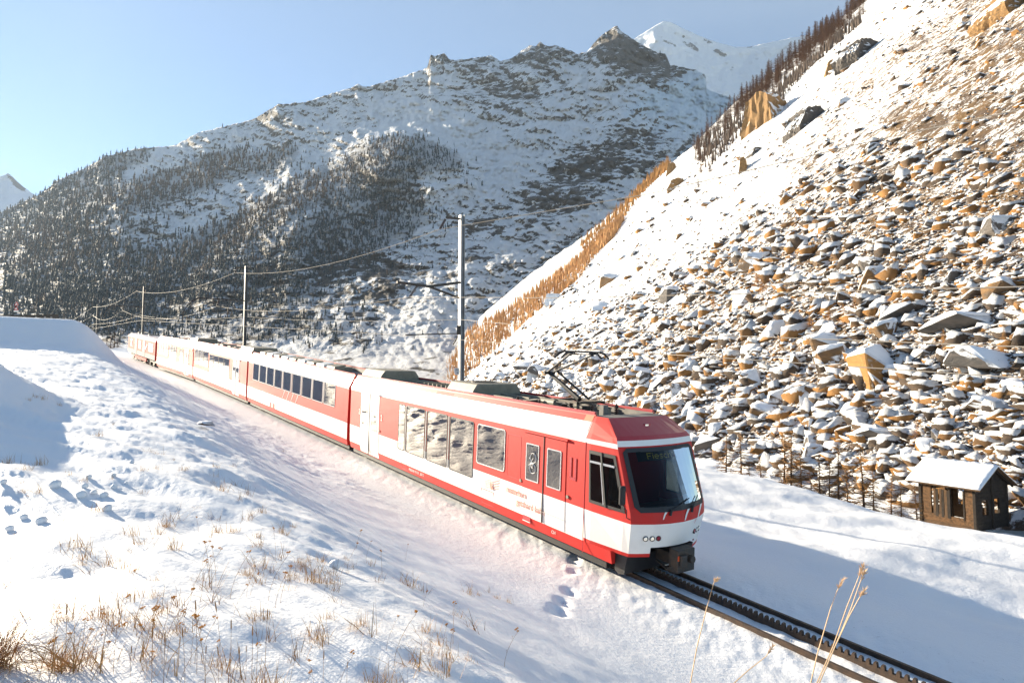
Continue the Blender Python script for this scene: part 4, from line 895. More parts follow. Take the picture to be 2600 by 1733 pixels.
for s in (0, 1):
    y0, y1 = -.55, HL + .8
    eave = (-.45, HH - .22) if s == 0 else (HW + .45, HH - .22)
    rb = B(); rb.loft([[(eave[0], y, eave[1]), (HW / 2, y, HH + RH + .05), (HW / 2, y, HH + RH + .15), (eave[0], y, eave[1] + .10)] for y in (y0, y1)]); ro = rb.build('roof', m_wood, hut)
    n_ = 26; sc_ = []
    for i in range(n_ + 1):
        y = y0 + (y1 - y0) * i / n_; row = []
        for j in range(9):
            q = j / 8; row.append((eave[0] + (HW / 2 - eave[0]) * q, y, eave[1] + .10 + (HH + RH + .05 - eave[1]) * q + (.17 + .03 * math.sin(i * 1.7 + j)) * min(1, 6 * q + .35) * min(1, min(i, n_ - i) * .8 + .3)))
        sc_.append([(eave[0], y, eave[1] + .09)] + row + [(HW / 2, y, HH + RH + .12)])
    cb = B(); cb.loft(sc_); cb.build('snow_cap', m_cap, ro, smooth=True)
    for k in range(6): b = B(); y = y0 + .3 + k * (y1 - y0 - .5) / 5; b.beam((eave[0] + (.05 if s == 0 else -.05), y, eave[1] - .05), (HW / 2, y, HH + RH - .02), .09, .11); b.build('rafter', m_wood_dark, hut)

# ================================================================ trees
def larch_mesh(name, h, seed, n=90, spread=.2, lean=.02, tier=True, thick=.012, start=.1, droop=.25, twigs=3):
    r = random.Random(seed); b = B(); rad = h * thick
    b.tube([(lean * h * q * q, 0, h * q) for q in (0, .3, .6, .85, 1.0)], [rad, rad * .8, rad * .5, rad * .25, rad * .05], 6)
    trunk = b.build('trunk', m_bark); trunk.name = 'trunk'
    vs = []; fs = []
    for k in range(n):
        q = start + (1 - start) * (k + r.random()) / n; a = r.uniform(0, 6.283); l = h * spread * (1.05 - q) ** .8 * r.uniform(.5, 1.15) + .02 * h; z = h * q; x0 = lean * h * q * q
        tip = (x0 + l * math.cos(a), l * math.sin(a), z - l * droop * r.uniform(-.5, 1.2)); w = max(.004 * h, .03 * l)
        nx, ny = -math.sin(a) * w, math.cos(a) * w; i = len(vs)
        vs += [(x0 + nx, ny, z), (x0 - nx, -ny, z), (x0, 0, z + w * 1.5), tip]; fs += [(i, i + 1, i + 3), (i + 1, i + 2, i + 3), (i + 2, i, i + 3)]
        for t in range(twigs):
            f = r.uniform(.3, .95); a2 = a + r.choice([-1, 1]) * r.uniform(.5, 1.1); l2 = l * .38 * (1.1 - f * .5)
            p = [x0 + (tip[0] - x0) * f, tip[1] * f, z + (tip[2] - z) * f]; t2 = (p[0] + l2 * math.cos(a2), p[1] + l2 * math.sin(a2), p[2] - l2 * r.uniform(-.1, .6)); w2 = w * .55
            i = len(vs); vs += [(p[0], p[1], p[2] + w2), (p[0], p[1], p[2] - w2), t2]; fs += [(i, i + 1, i + 2)]
    c = B(); c.add(vs, fs); crown = c.build('crown', m_twig); return trunk, crown
def make_tree(kind, h, seed, **kw):
    m = kw.pop('mat', m_twig); t, c = larch_mesh('x', h, seed, **kw); c.data.materials[0] = m; e = bpy.data.objects.new(kind, None); COL.objects.link(e); t.parent = e; c.parent = e; return e
pool = [make_tree('larch_tree', 6.0, 50 + k, n=190, spread=.20, twigs=5, thick=.013, droop=.1) for k in range(4)]
YL = [(1840, 1103, 47), (1880, 1100, 46), (1931, 1160, 46), (1987, 1095, 44), (2004, 1092, 44), (2033, 1150, 44), (2079, 1155, 43), (2102, 1168, 43), (2124, 1128, 42), (2189, 1128, 42), (2259, 1212, 42), (2285, 1222, 41), (2325, 1228, 41), (1905, 1185, 46), (2060, 1190, 44), (2150, 1185, 43), (2215, 1195, 42)]
used = set(); ORD = 'first second third fourth fifth sixth seventh eighth ninth tenth eleventh twelfth thirteenth fourteenth fifteenth sixteenth seventeenth'.split(); YL.sort()
for i, (px, tp, D) in enumerate(YL):
    src = pool[i % 4]; o = src if src.name not in used else copy_tree(src)
    if o is src: used.add(src.name)
    top_ = at(px, tp, D); base = -10.7; h_ = top_.z - base; s_ = h_ / 6.0; o.location = (top_.x, top_.y, base); o.scale = (min(s_ * 1.25, 1.5),) * 2 + (s_,); o.rotation_euler = (0, 0, i * 1.3)
    tag(o, ORD[i] + ' thin bare larch behind the snow bank, counted from the train towards the hut', 'larch', 'young larches behind the snow bank')
# larches along the ridge of the talus slope
rpool = [make_tree('larch_tree', 18.0, 90 + k, n=190, spread=.22 + .02 * k, twigs=2, thick=.014, droop=.4, start=.06, mat=(m_larchfar)) for k in range(5)]
m_larchridge = mat('ridge_larch_twigs', (.11, .062, .04), .9, spec=.1)
[ch.data.materials.__setitem__(0, m_larchridge) for q in rpool for ch in q.children]
cnt = 0; rr_ = random.Random(3)
def ridge_y(px): return float(np.interp(px, SIL[:, 0], SIL[:, 1]))
while cnt < 235:
    px = rr_.uniform(1765, 2215); off = (abs(rr_.gauss(0, 1)) * 18 + 4) * float(np.interp(px, [1765, 1850, 2000, 2215], [2.2, 1.9, 1.3, 1.0])); py = ridge_y(px) + off
    if px > 1880 and py > 250 and px < 2130 and off > 55: continue
    p, D = tpt(px, py); src = rpool[cnt % 5]; o = src if cnt < 5 else copy_tree(src)
    hp = rr_.uniform(34, 62) * (1.0 if px > 1880 else .8); s_ = hp * D / F / 18.0; o.location = p - Vector((0, 0, .5)); o.scale = (s_ * 1.15, s_ * 1.15, s_); o.rotation_euler = (0, 0, rr_.uniform(0, 6)); cnt += 1
    tag(o, 'brown bare larch among the trees lining the ridge of the stony slope', 'larch', 'larches along the slope ridge')
# larch bushes standing among the boulders
bpool = [make_tree('larch_bush', 4.0, 190 + k, n=160, spread=.32, twigs=4, thick=.008, droop=-.4, start=.0, mat=m_twig_gold) for k in range(3)]
for i, (px, py, hp) in enumerate([(2170, 800, 62), (2140, 815, 50), (2105, 815, 40), (1920, 730, 60), (1935, 738, 45), (1812, 780, 34), (1560, 935, 30), (1500, 940, 28), (2020, 830, 50), (2055, 832, 45), (2340, 640, 30), (2300, 665, 26), (1980, 1100, 55), (2240, 1010, 36), (1700, 1090, 50), (2080, 1120, 40), (1460, 1010, 34), (2330, 1120, 60), (2395, 880, 50), (2550, 890, 60)]):
    p, D = tpt(px, py); src = bpool[i % 3]; o = src if i < 3 else copy_tree(src); s_ = hp * D / F / 4.0; o.location = p - Vector((0, 0, .2)); o.scale = (s_,) * 3; o.rotation_euler = (0, 0, i)
    tag(o, 'rusty golden leafless bush growing between the boulders of the slope', 'bush', 'bushes among the boulders')

# dense golden larch belt and far forests: nobody could count these
def spikes(name, pos, hh, ww, mats, mi, lab, cat, tiers=2, seed=1):
    r = np.random.default_rng(seed); n = len(pos); V = []; T = []; MI = []
    a0_ = r.random(n) * 6.28; base = np.arange(n)
    per = 0; vlist = []
    for t in range(tiers):
        zb = (.10 + .42 * t) if tiers > 1 else .03; ztp = .72 + .28 * t if tiers > 1 else 1.0; wr = 1.0 - .35 * t
        for k in range(5):
            a = a0_ + k * 1.2566 + t * .6; rad = ww * wr * (.75 + .5 * r.random(n)); vlist.append(np.stack([pos[:, 0] + np.cos(a) * rad, pos[:, 1] + np.sin(a) * rad, pos[:, 2] + hh * (zb + .06 * r.random(n))], 1))
        vlist.append(np.stack([pos[:, 0], pos[:, 1], pos[:, 2] + hh * ztp], 1))
    V = np.stack(vlist, 1); nv = V.shape[1]
    for t in range(tiers):
        for k in range(5): T.append((t * 6 + k, t * 6 + (k + 1) % 5, t * 6 + 5))
    T = np.array(T)[None] + (np.arange(n) * nv)[:, None, None]
    o = np_mesh(name, V.reshape(-1, 3), T.reshape(-1, 3), mats, matidx=np.repeat(mi, 5 * tiers)); return tag(o, lab, cat, kind='stuff')
def sample_grid(PX, PY, V3, dens, n, seed, x0, x1):
    r = np.random.default_rng(seed); h_, w_ = dens.shape; d = np.clip(dens[:-1, :-1], 0, None) * ((PX[:-1, :-1] > x0) & (PX[:-1, :-1] < x1)) * np.abs(PY[1:, :-1] - PY[:-1, :-1]); d = d.ravel() / d.sum()
    idx = r.choice(len(d), n, p=d); i = idx // (w_ - 1); j = idx % (w_ - 1); a = r.random(n)[:, None]; c = r.random(n)[:, None]
    return (V3[i, j] * (1 - a) + V3[i, j + 1] * a) * (1 - c) + (V3[i + 1, j] * (1 - a) + V3[i + 1, j + 1] * a) * c, i, j
fd = np.clip(forest, 0, 1.2) ** 1.3 * (fbm((MX + MY) / 40, MY / 22, 4, 91, .6) > .20 - .45 * np.clip(forest, 0, 1.1))
fpos, fi, fj = sample_grid(MX, MY, MV, fd, 17000, 5, -150, 1700)
dist = np.linalg.norm(fpos, axis=1); hh = (6 + 13 * rng.random(len(fpos)) ** 1.6) * dist / F * .95 * np.interp(MY[fi, fj], [350, 750], [.85, 1.15]); hh = np.minimum(hh, 38)
# brown larch on the spurs, dark conifers elsewhere
br = gmask(MX, MY, [(480, 450, 260, 38, -14, 1.0), (900, 420, 150, 40, -30, 1.0), (730, 500, 150, 40, -35, .8), (600, 590, 200, 60, -20, .5), (130, 620, 150, 60, 0, .6)])[fi, fj]
mi = (rng.random(len(fpos)) < np.clip(br * .8 + .12, 0, .95)).astype(int)
spikes('mountain_forest', fpos - [0, 0, 1.5], hh, hh * .16, [m_needle, m_larchfar], mi, 'dark conifers and brown larches covering the spurs of the mountain', 'forest')
# golden belt at the left edge of the talus slope
def belt(line, wid, n, hp, seed, m, name, lab):
    r = np.random.default_rng(seed); line = np.array(line, float); q = r.random(n) * (len(line) - 1); i = q.astype(int); f = q - i; X_ = line[i, 0] * (1 - f) + line[i + 1, 0] * f; Y_ = line[i, 1] * (1 - f) + line[i + 1, 1] * f
    wv = np.interp(q, np.arange(len(line)), wid); off = (r.random(n) - .15) * wv; X_ = X_ + off * .55; Y_ = Y_ + off * .8
    D_ = slopeD(X_, Y_); V_ = ray(X_, Y_) * D_[:, None]; V_ = V_ + nrm * relief(V_, D_)[:, None]; h_ = r.uniform(hp[0], hp[1], n) * D_ / F
    return spikes(name, V_, h_, h_ * .085, [m], np.zeros(n, int), lab, 'larch thicket', 1, seed)
m_belt = mat('golden_larch_belt', (.6, .33, .14), .9, spec=.1); dirty(m_belt, (.60, .33, .14), (.42, .22, .10), .05, .8)
belt([(1040, 965), (1130, 905), (1230, 835), (1330, 765), (1430, 690), (1520, 610), (1580, 555)], [88, 84, 66, 50, 40, 24, 10], 4600, (6, 28), 301, m_belt, 'larch_thicket', 'golden brown thicket of leafless larches running up the left edge of the slope')
belt([(1470, 625), (1560, 545), (1640, 465), (1700, 420)], [22, 26, 20, 12], 700, (9, 28), 305, m_twig_gold, 'larch_thicket', 'rust brown larches on the upper left rim of the slope')
belt([(1770, 395), (1850, 330), (1960, 245), (2060, 150), (2180, 50)], [60, 40, 30, 25, 20], 1000, (10, 34), 309, m_larchfar, 'larch_undergrowth', 'brown undergrowth between the larches on the ridge')

# trees at the foot of the line near the end of the train
for i, (px, tp, D) in enumerate([(283, 845, 100), (292, 840, 102), (272, 858, 98), (300, 856, 104)]):
    o = copy_tree(rpool[i]); t_ = at(px, tp, D); bz = at(px, 905, D).z; s_ = (t_.z - bz) / 18; o.location = (t_.x, t_.y, bz); o.scale = (s_ * 1.6, s_ * 1.6, s_); tag(o, ORD[(1, 2, 0, 3)[i]] + ' brown larch from the left behind the embankment, by the tail railcar', 'larch', 'larches by the tail of the train')

# ================================================================ boulders and rubble
def hull(seed, n=13, sx=1, sy=.8, sz=.55, she=.45, wid=0):
    r = random.Random(seed); bm = bmesh.new(); shr = (r.uniform(-1, 1), r.uniform(-1, 1))
    for k in range(n):
        v = Vector((r.choice((-1, 1)) * r.uniform(.35, 1), r.choice((-1, 1)) * r.uniform(.3, 1), r.choice((-1, 1)) * r.uniform(.35, 1))); v.x *= 1 - .35 * abs(v.y) * r.random(); v.x *= 1 - wid * v.z; v.y *= 1 - wid * v.z; v.x += she * v.z * shr[0]; v.y += she * v.z * shr[1]; v *= .8
        bm.verts.new((v.x * sx, v.y * sy, v.z * sz))
    res = bmesh.ops.convex_hull(bm, input=bm.verts); bmesh.ops.delete(bm, geom=[g for g in res['geom_interior'] if isinstance(g, bmesh.types.BMVert)], context='VERTS')
    bmesh.ops.triangulate(bm, faces=bm.faces); bm.verts.ensure_lookup_table(); bm.verts.index_update()
    V = np.array([v.co[:] for v in bm.verts]); T = np.array([[q.index for q in f.verts] for f in bm.faces]); bm.free(); return V, T
HV = [hull(400 + k, 8 + k % 4, 1, random.uniform(.6, 1), random.uniform(.4, .85)) for k in range(24)]
def density(px, py):
    edge = py - np.interp(px, SIL[:, 0], SIL[:, 1])                 # px below the ridge line
    # smooth snowy chute below the ridge, rubble to the lower right
    ln = np.interp(px, [1000, 1250, 1500, 1750, 2000, 2200, 2400, 2600, 3000], [950, 880, 770, 620, 450, 330, 300, 330, 350])
    d = ss(py - ln, -70, 160); d = np.maximum(d, .34 * ss(edge, 20, 80)); d = np.maximum(d, .62 * ss(px, 2120, 2420)); d = d * (.72 + .5 * fbm(px / 90 + py / 200, py / 60, 3, 333))
    return d
N_ = 130000; px = rng.uniform(1080, 2760, N_); py = rng.uniform(-40, 1290, N_)
keep = (py > np.interp(px, SIL[:, 0], SIL[:, 1]) + 12) & (rng.random(N_) < density(px, py)) & (py < 1330); px = px[keep]; py = py[keep]
D = slopeD(px, py); V0 = ray(px, py) * D[:, None]; V0 = V0 + nrm * relief(V0, D)[:, None]
u_ = rng.random(len(px)); spx = 1.9 + 15 * u_ ** 4.8 + 26 * (u_ > .965) * rng.random(len(px)); spx = spx * np.interp(py, [300, 700, 1100, 1300], [.75, 1.0, 1.25, 1.3])
spx = spx * np.where(py - np.interp(px, [1000, 1250, 1500, 1750, 2000, 2200, 2400, 2600, 3000], [950, 880, 770, 620, 450, 330, 330, 380, 400]) < 20, .62, 1.0); size = spx * D / F * 1.05; size = np.minimum(size, 3.2)
Vs = []; Ts = []; tone = []; off = 0
for k in range(24):
    ix = np.nonzero(np.arange(len(px)) % 24 == k)[0]; V, T = HV[k]; n = len(ix); a = rng.random(n) * 6.283; tx = rng.normal(0, .35, n); s = size[ix]
    c, s_ = np.cos(a), np.sin(a); x = V[None, :, 0] * c[:, None] - V[None, :, 1] * s_[:, None]; y = V[None, :, 0] * s_[:, None] + V[None, :, 1] * c[:, None]; z = V[None, :, 2] * rng.uniform(.7, 1.4, n)[:, None]
    ct, st = np.cos(tx)[:, None], np.sin(tx)[:, None]; x, z = x * ct + z * st, -x * st + z * ct
    W = np.stack([x, y, z], -1) * s[:, None, None] + V0[ix][:, None, :] + np.array([0, 0, -.05]) * s[:, None, None]
    Vs.append(W.reshape(-1, 3)); Ts.append((T[None] + (np.arange(n) * len(V))[:, None, None]).reshape(-1, 3) + off); tone.append(np.repeat(rng.random(n), len(V))); off += n * len(V)
rub = np_mesh('rubble', np.concatenate(Vs), np.concatenate(Ts), [m_rock], attrs={'tone': np.concatenate(tone)})
tag(rub, 'countless angular stones dusted with snow covering the talus slope', 'rubble', kind='stuff')

def big_rock(seed, sx, sy, sz, rough=.06, pts=14):
    V, T = hull(seed, pts, sx, sy, sz, .12, .28); bm = bmesh.new(); vs = [bm.verts.new(v) for v in V]
    for t in T:
        try: bm.faces.new([vs[i] for i in t])
        except ValueError: pass
    bmesh.ops.dissolve_limit(bm, angle_limit=.12, verts=bm.verts, edges=bm.edges)
    bmesh.ops.bevel(bm, geom=list(bm.edges), offset=.035, segments=1, affect='EDGES', clamp_overlap=True)
    bmesh.ops.triangulate(bm, faces=bm.faces); bmesh.ops.subdivide_edges(bm, edges=[e for e in bm.edges if e.calc_length() > .3], cuts=2, use_grid_fill=True); bmesh.ops.triangulate(bm, faces=bm.faces)
    r = random.Random(seed)
    bm.normal_update()
    for v in bm.verts:
        p = v.co * 2.6; q = fbm(np.array([p.x + p.z * .7 + seed]), np.array([p.y - p.z * .5]), 3, 7)[0]; v.co += v.normal * q * rough
    bm.normal_update(); me = bpy.data.meshes.new('boulder'); bm.to_mesh(me)
    # snow cap: the upward faces lifted and thinned at their rim
    top = [f for f in bm.faces if f.normal.z > .62]; bmesh.ops.delete(bm, geom=[f for f in bm.faces if f not in set(top)], context='FACES')
    cap = None
    for f in list(bm.faces):
        if f.is_valid and all(len(ed.link_faces) == 1 for ed in f.edges): bm.faces.remove(f)
    if bm.faces:
        bd = {v for e in bm.edges if e.is_boundary for v in e.verts}
        for v in bm.verts: v.co.z += (.012 if v in bd else .075 + .02 * r.random())
        cap = bpy.data.meshes.new('snow_cap'); bm.to_mesh(cap); cap.materials.append(m_cap); cap.polygons.foreach_set('use_smooth', [True] * len(cap.polygons))
    bm.free(); return me, cap
def put_rock(me, cap, loc, s, rz, lab, grp, m, name='boulder', tilt=0, sc3=None):
    o = bpy.data.objects.new(name, me); COL.objects.link(o); o.location = loc; o.scale = (s, s, s) if sc3 is None else tuple(s * q for q in sc3); o.rotation_euler = (tilt, 0, rz); tag(o, lab, 'boulder' if 'cliff' not in name else 'cliff', grp)
    if cap:
        c = bpy.data.objects.new('snow_cap', cap); COL.objects.link(c); c.parent = o
    return o
kinds = []
for k in range(12):
    me, cap = big_rock(600 + k, 1, random.uniform(.65, 1), random.uniform(.5, .95)); me.materials.append(m_bould if k % 3 else m_bould_grey)
    a = me.attributes.new('tone', 'FLOAT', 'POINT'); a.data.foreach_set('value', [random.random() * .8] * len(me.vertices)); kinds.append((me, cap))
slab = []
for k in range(4):
    me, cap = big_rock(660 + k, 1.25, .7, .34, .04); me.materials.append(m_bould if k % 2 else m_bould_grey); slab.append((me, cap))
# landmark boulders: px, py, width px, kind, label
LM = [(2120, 905, 110, 'k1', 'big pale golden block with a sheer lit face, centre of the boulder field'), (2105, 880, 110, 'k5', 'tilted golden brown block directly above the pale sheer block'), (2230, 930, 150, 'k4', 'broad golden boulder with ragged lit face right of the pale sheer block'),
      (1962, 838, 84, 'k2', 'golden boulder with a dark overhanging right side, left part of the boulder field'), (2460, 815, 180, 's2', 'very large dark boulder under a sheet of snow, towards the right edge'), (2520, 905, 200, 's0', 'wide flat snow covered slab near the right edge above a brown block'),
      (2480, 925, 80, 'k8', 'rust brown block under the wide snowy slab'), (2110, 1030, 105, 's1', 'tilted snow covered slab with ochre edge below the pale sheer block'), (2235, 1100, 125, 's2', 'long flat snow topped slab lying above the young larches'), (2515, 1018, 130, 's3', 'thick flat slab with smooth snow at the right edge of the field'),
      (1545, 780, 90, 's0', 'long dark grey slab leaning on the upper left of the boulder field'), (2220, 710, 80, 'k10', 'triangular brown boulder with snowy top in the upper field'), (2085, 655, 60, 'k11', 'rounded tan boulder high in the middle of the field'), (2415, 705, 56, 'k0', 'grey boulder with flat snow top in the upper right field'),
      (1745, 920, 42, 'k3', 'upright ochre boulder standing left of centre'), (1640, 965, 62, 'k6', 'dark grey rounded boulder above the roof of the leading railcar'), (1675, 970, 56, 'k9', 'grey boulder beside the dark rounded one above the railcar roof'), (1910, 960, 72, 'k1', 'ochre striped boulder in the lower left of the field'), (1980, 1010, 66, 'k8', 'snow topped boulder with stepped brown side'),
      (2540, 740, 110, 'k5', 'brown boulder with a sloping snow sheet near the right edge'), (1870, 640, 40, 'k2', 'lone tan rock high on the snowy slope'), (2218, 385, 46, 'k6', 'lone tan boulder crossed by the highest wire on the upper slope'), (2145, 258, 32, 'k8', 'orange boulder alone on the upper snow slope'), (2585, 88, 30, 'k4', 'ochre boulder at the upper right edge below the outcrop'),
      (1790, 512, 42, 's1', 'grey slab lying low in the snow chute'), (1815, 503, 40, 's3', 'dark slab beside another in the snow chute'), (2300, 790, 130, 's2', 'snowy slab with ochre fin below it in the middle right field'), (2250, 850, 90, 'k7', 'brown block with thick snow in the middle of the field'), (2025, 925, 60, 'k10', 'sharp snow topped rock left of the pale sheer block'), (1850, 1025, 46, 'k3', 'round topped brown rock right of the pantograph')]
for (qx, qy, w, kd, lab) in LM:
    p, Dd = tpt(qx, qy); me, cap = (kinds if kd[0] == 'k' else slab)[int(kd[1:])]; s = w * Dd / F / (1.5 if kd[0] == 'k' else 1.8)
    put_rock(me, cap, p - Vector((.05 * s, .05 * s, .06 * s)), s * 1.0, random.uniform(-.6, .6) + (0 if kd[0] == 'k' else .3), lab, None, m_bould, tilt=random.uniform(-.25, .1))
cnt = 0; rr_ = random.Random(44)
while cnt < 250:
    qx = rr_.uniform(1250, 2720); qy = rr_.uniform(560, 1280)
    if rr_.random() > float(density(np.array([qx]), np.array([qy]))[0]) * float(np.interp(qy, [500, 800, 1100], [.2, .8, 1])) or qy < ridge_y(qx) + 60: continue
    w = 18 + 66 * rr_.random() ** 2.6; p, Dd = tpt(qx, qy); me, cap = rr_.choice(kinds + slab); s = w * Dd / F / 1.4
    put_rock(me, cap, p - Vector((0, 0, .12 * s)), s, rr_.uniform(0, 6.28), 'angular boulder with snow on top among the many lying in the boulder field', 'boulders of the boulder field', m_bould, tilt=rr_.uniform(-.3, .3)); cnt += 1
# cliffs on the slope
def cliff(qx, qy, w, h, seed, lab, asp=.8, rz=0, m=None):
    """rock wall w by h photo pixels, its foot and back buried in the slope"""
    p, Dd = tpt(qx, qy); W = w * Dd / F; H = h * Dd / F * 1.25; bm = bmesh.new(); bmesh.ops.create_cube(bm, size=1.0); bmesh.ops.subdivide_edges(bm, edges=bm.edges, cuts=15, use_grid_fill=True)
    co = np.array([v.co[:] for v in bm.verts]); x, y, z = co.T * 2
    rnd = 1 - .28 * (np.abs(x) ** 3 * np.abs(z) ** 2) - .18 * np.abs(x) ** 4
    X_ = co[:, 0] * W * (1 - .22 * (z > 0) * z) * rnd; Y_ = co[:, 1] * W * asp; Z_ = co[:, 2] * H * 1.3 * (1 - .30 * np.abs(x) ** 2.2) + .10 * H * fbm(x * 1.3 + seed, y, 3, seed)
    r1 = fbm(x * 2.2 + seed, z * .9 + y * 2, 4, seed + 1, .6, True) * W * .055; r2 = fbm(x * 6, z * 3 + y * 5, 3, seed + 2) * W * .035
    for v, a_, b_, c_, k1, k2 in zip(bm.verts, X_, Y_, Z_, r1, r2): n = Vector((v.co.x * .6, v.co.y, v.co.z * .35)).normalized(); v.co = Vector((a_, b_, c_)) + n * (k1 + k2)
    bmesh.ops.triangulate(bm, faces=bm.faces); me = bpy.data.meshes.new('rock_cliff'); bm.to_mesh(me); bm.free(); me.materials.append(m or m_cliff)
    o = bpy.data.objects.new('rock_cliff', me); COL.objects.link(o); o.location = p + Vector((.25 * W * asp, .28 * W * asp, -.12 * H)); o.rotation_euler = (0, 0, rz); tag(o, lab, 'cliff')
cliff(1938, 312, 120, 118, 701, 'golden sunlit cliff face standing out below the larch ridge', .7, -1.0)
cliff(2040, 318, 120, 70, 702, 'dark grey cliff adjoining the golden cliff on its right', .5, .25, m_bould_grey)
cliff(2185, 150, 170, 55, 703, 'long dark rock band near the top of the larch ridge', .35, .45, m_bould_grey)
cliff(2108, 182, 46, 46, 704, 'small golden crag at the lower end of the dark rock band', .8, -.3)
cliff(2590, 10, 230, 80, 705, 'layered brown rock outcrop at the top right corner', .5, 0)
cliff(1718, 480, 60, 34, 706, 'pale crag above the golden thicket on the rim of the slope', .6, -.4)
cliff(1703, 440, 34, 40, 707, 'small pale crag on the rim beside the rust brown larches', .7, -.4)
cliff(1880, 430, 26, 60, 708, 'low streaked outcrop in the snow below the golden cliff', .6, -.6)
cliff(1912, 388, 44, 24, 709, 'small dark outcrop in the snow below the dark grey cliff', .6, .2, m_bould_grey)
# stone on the foreground shelf
x, y = gpt(521, 1092); me, cap = slab[1]; put_rock(me, cap, (x, y, gz(x, y) + .08), .30, 1.2, 'single dark stone with a flat snow top on the near snow shelf', None, m_bould)
# snow clods
cl = bpy.data.meshes.new('snow_clod'); bm = bmesh.new(); bmesh.ops.create_icosphere(bm, subdivisions=3, radius=1)
for v in bm.verts: v.co *= 1 + .14 * float(fbm(np.array([v.co.x * 1.5 + v.co.z]), np.array([v.co.y * 1.5]), 2, 3)[0])
bm.to_mesh(cl); bm.free(); cl.polygons.foreach_set('use_smooth', [True] * len(cl.polygons)); cl.materials.append(m_cap)
CLW = {(206, 1266): 'largest of its row', (238, 1262): 'small one right of the largest', (264, 1266): 'third in the row right of the largest', (140, 1244): 'at the blue shadow edge', (290, 1236): 'upper one of the right hand pair', (288, 1216): 'dark sided near shadow tip', (226, 1217): 'inside the tip of the blue shadow', (25, 1338): 'at the left edge', (105, 1330): 'broad one near the left edge', (60, 1312): 'above the broad one near the left edge', (320, 1228): 'tiny, farthest right of the upper ones', (335, 1170): 'lone one farthest up the slope', (215, 1246): 'just above the largest', (272, 1298): 'low one below the row', (850, 1440): 'big one beside middle grass tufts', (8, 1240): 'at the left edge below the shadow', (305, 1242): 'smallest of the right hand pair'}
for (qx, qy, w) in [(206, 1266, 24), (238, 1262, 15), (264, 1266, 19), (140, 1244, 28), (290, 1236, 15), (288, 1216, 13), (226, 1217, 14), (25, 1338, 20), (105, 1330, 26), (60, 1312, 18), (320, 1228, 8), (335, 1170, 12), (215, 1246, 16), (272, 1298, 22), (850, 1440, 30), (8, 1240, 16), (305, 1242, 9)]:
    x, y = gpt(qx, qy); o = bpy.data.objects.new('snow_clod', cl); COL.objects.link(o); s = w * y / F * .5; o.location = (x, y, gz(x, y) + s * .55); o.scale = (s * 1.05, s, s * .85); o.rotation_euler = (0, 0, qx); tag(o, f'rounded lump of snow on the near slope, {CLW[(qx, qy)]}', 'snow clod', 'snow clods on the near slope')

# ================================================================ dry plants
def umbel(seed, h=.7):
    r = random.Random(seed); e = bpy.data.objects.new('dried_flower', None); COL.objects.link(e); b = B(); lx, ly = r.uniform(-.25, .45) * h, r.uniform(-.1, .2) * h
    pth = [(lx * q * q, ly * q * q, h * q) for q in (0, .25, .5, .75, .92)]; b.tube(pth, .0028, 5, r2=.0018); tx, ty, tz = pth[-1]; heads = []
    for k in range(r.randint(3, 6)):
        a = r.uniform(0, 6.28); d = r.uniform(.01, .035); p = (tx + d * math.cos(a), ty + d * math.sin(a), tz + r.uniform(.02, .05)); b.tube([(tx, ty, tz), p], .0013, 4); heads.append(p)
    for k in range(2):
        q = r.uniform(.3, .8); a = r.uniform(0, 6.28); p = (lx * q * q, ly * q * q, h * q); b.tube([p, (p[0] + .04 * math.cos(a), p[1] + .04 * math.sin(a), p[2] + .03), (p[0] + .07 * math.cos(a), p[1] + .07 * math.sin(a), p[2] + .0)], .0015, 3)
    b.build('stem', m_straw2, e); c = B()
    for p in heads:
        for k in range(6):
            q = (p[0] + r.uniform(-.014, .014), p[1] + r.uniform(-.014, .014), p[2] + r.uniform(-.005, .008)); c.tube([q, (q[0], q[1], q[2] + .008)], [.005, .007], 5)
    c.build('flower_head', m_flower, e); return e
def timothy(seed, h=.6):
    r = random.Random(seed); e = bpy.data.objects.new('seed_grass', None); COL.objects.link(e); lx = r.uniform(-.15, .15) * h; pth = [(lx * q * q, 0, h * q) for q in (0, .4, .8, 1)]
    b = B(); b.tube(pth, .0022, 4, r2=.0015); b.build('stem', m_straw2, e); c = B(); d = Vector(pth[-1]) - Vector(pth[-2]); d.normalize(); t = Vector(pth[-1]); c.tube([t - d * .01, t + d * .01, t + d * .07, t + d * .09], [.002, .006, .005, .001], 6); c.build('seed_spike', m_straw2, e); return e
def tuft(seed, n=26, h=.3, spread=.6, mats=None, nm='grass_tuft'):
    r = random.Random(seed); b = B()
    for k in range(n):
        a = r.uniform(0, 6.28); l = h * r.uniform(.5, 1.2); bx, by = r.gauss(0, .05), r.gauss(0, .05); s = spread * r.uniform(.3, 1.2); w = r.uniform(.0016, .0034); vs = []
        for q in (0, .35, .7, 1.0):
            x = bx + math.cos(a) * l * s * q; y = by + math.sin(a) * l * s * q; z = l * (q - .45 * s * q * q * q * r.uniform(.8, 1.6)); ww = w * (1.05 - q)
            vs += [(x - math.sin(a) * ww, y + math.cos(a) * ww, z), (x + math.sin(a) * ww, y - math.cos(a) * ww, z + ww)]
        b.add(vs, [(2 * i, 2 * i + 1, 2 * i + 3, 2 * i + 2) for i in range(3)])
    return b.build(nm, mats or m_straw)
def placeat(o, qx, qy, s=1.0, rz=None):
    x, y = gpt(qx, qy); o.location = (x, y, gz(x, y) - .02); o.scale = (s,) * 3; o.rotation_euler = (0, 0, random.uniform(0, 6.28) if rz is None else rz)
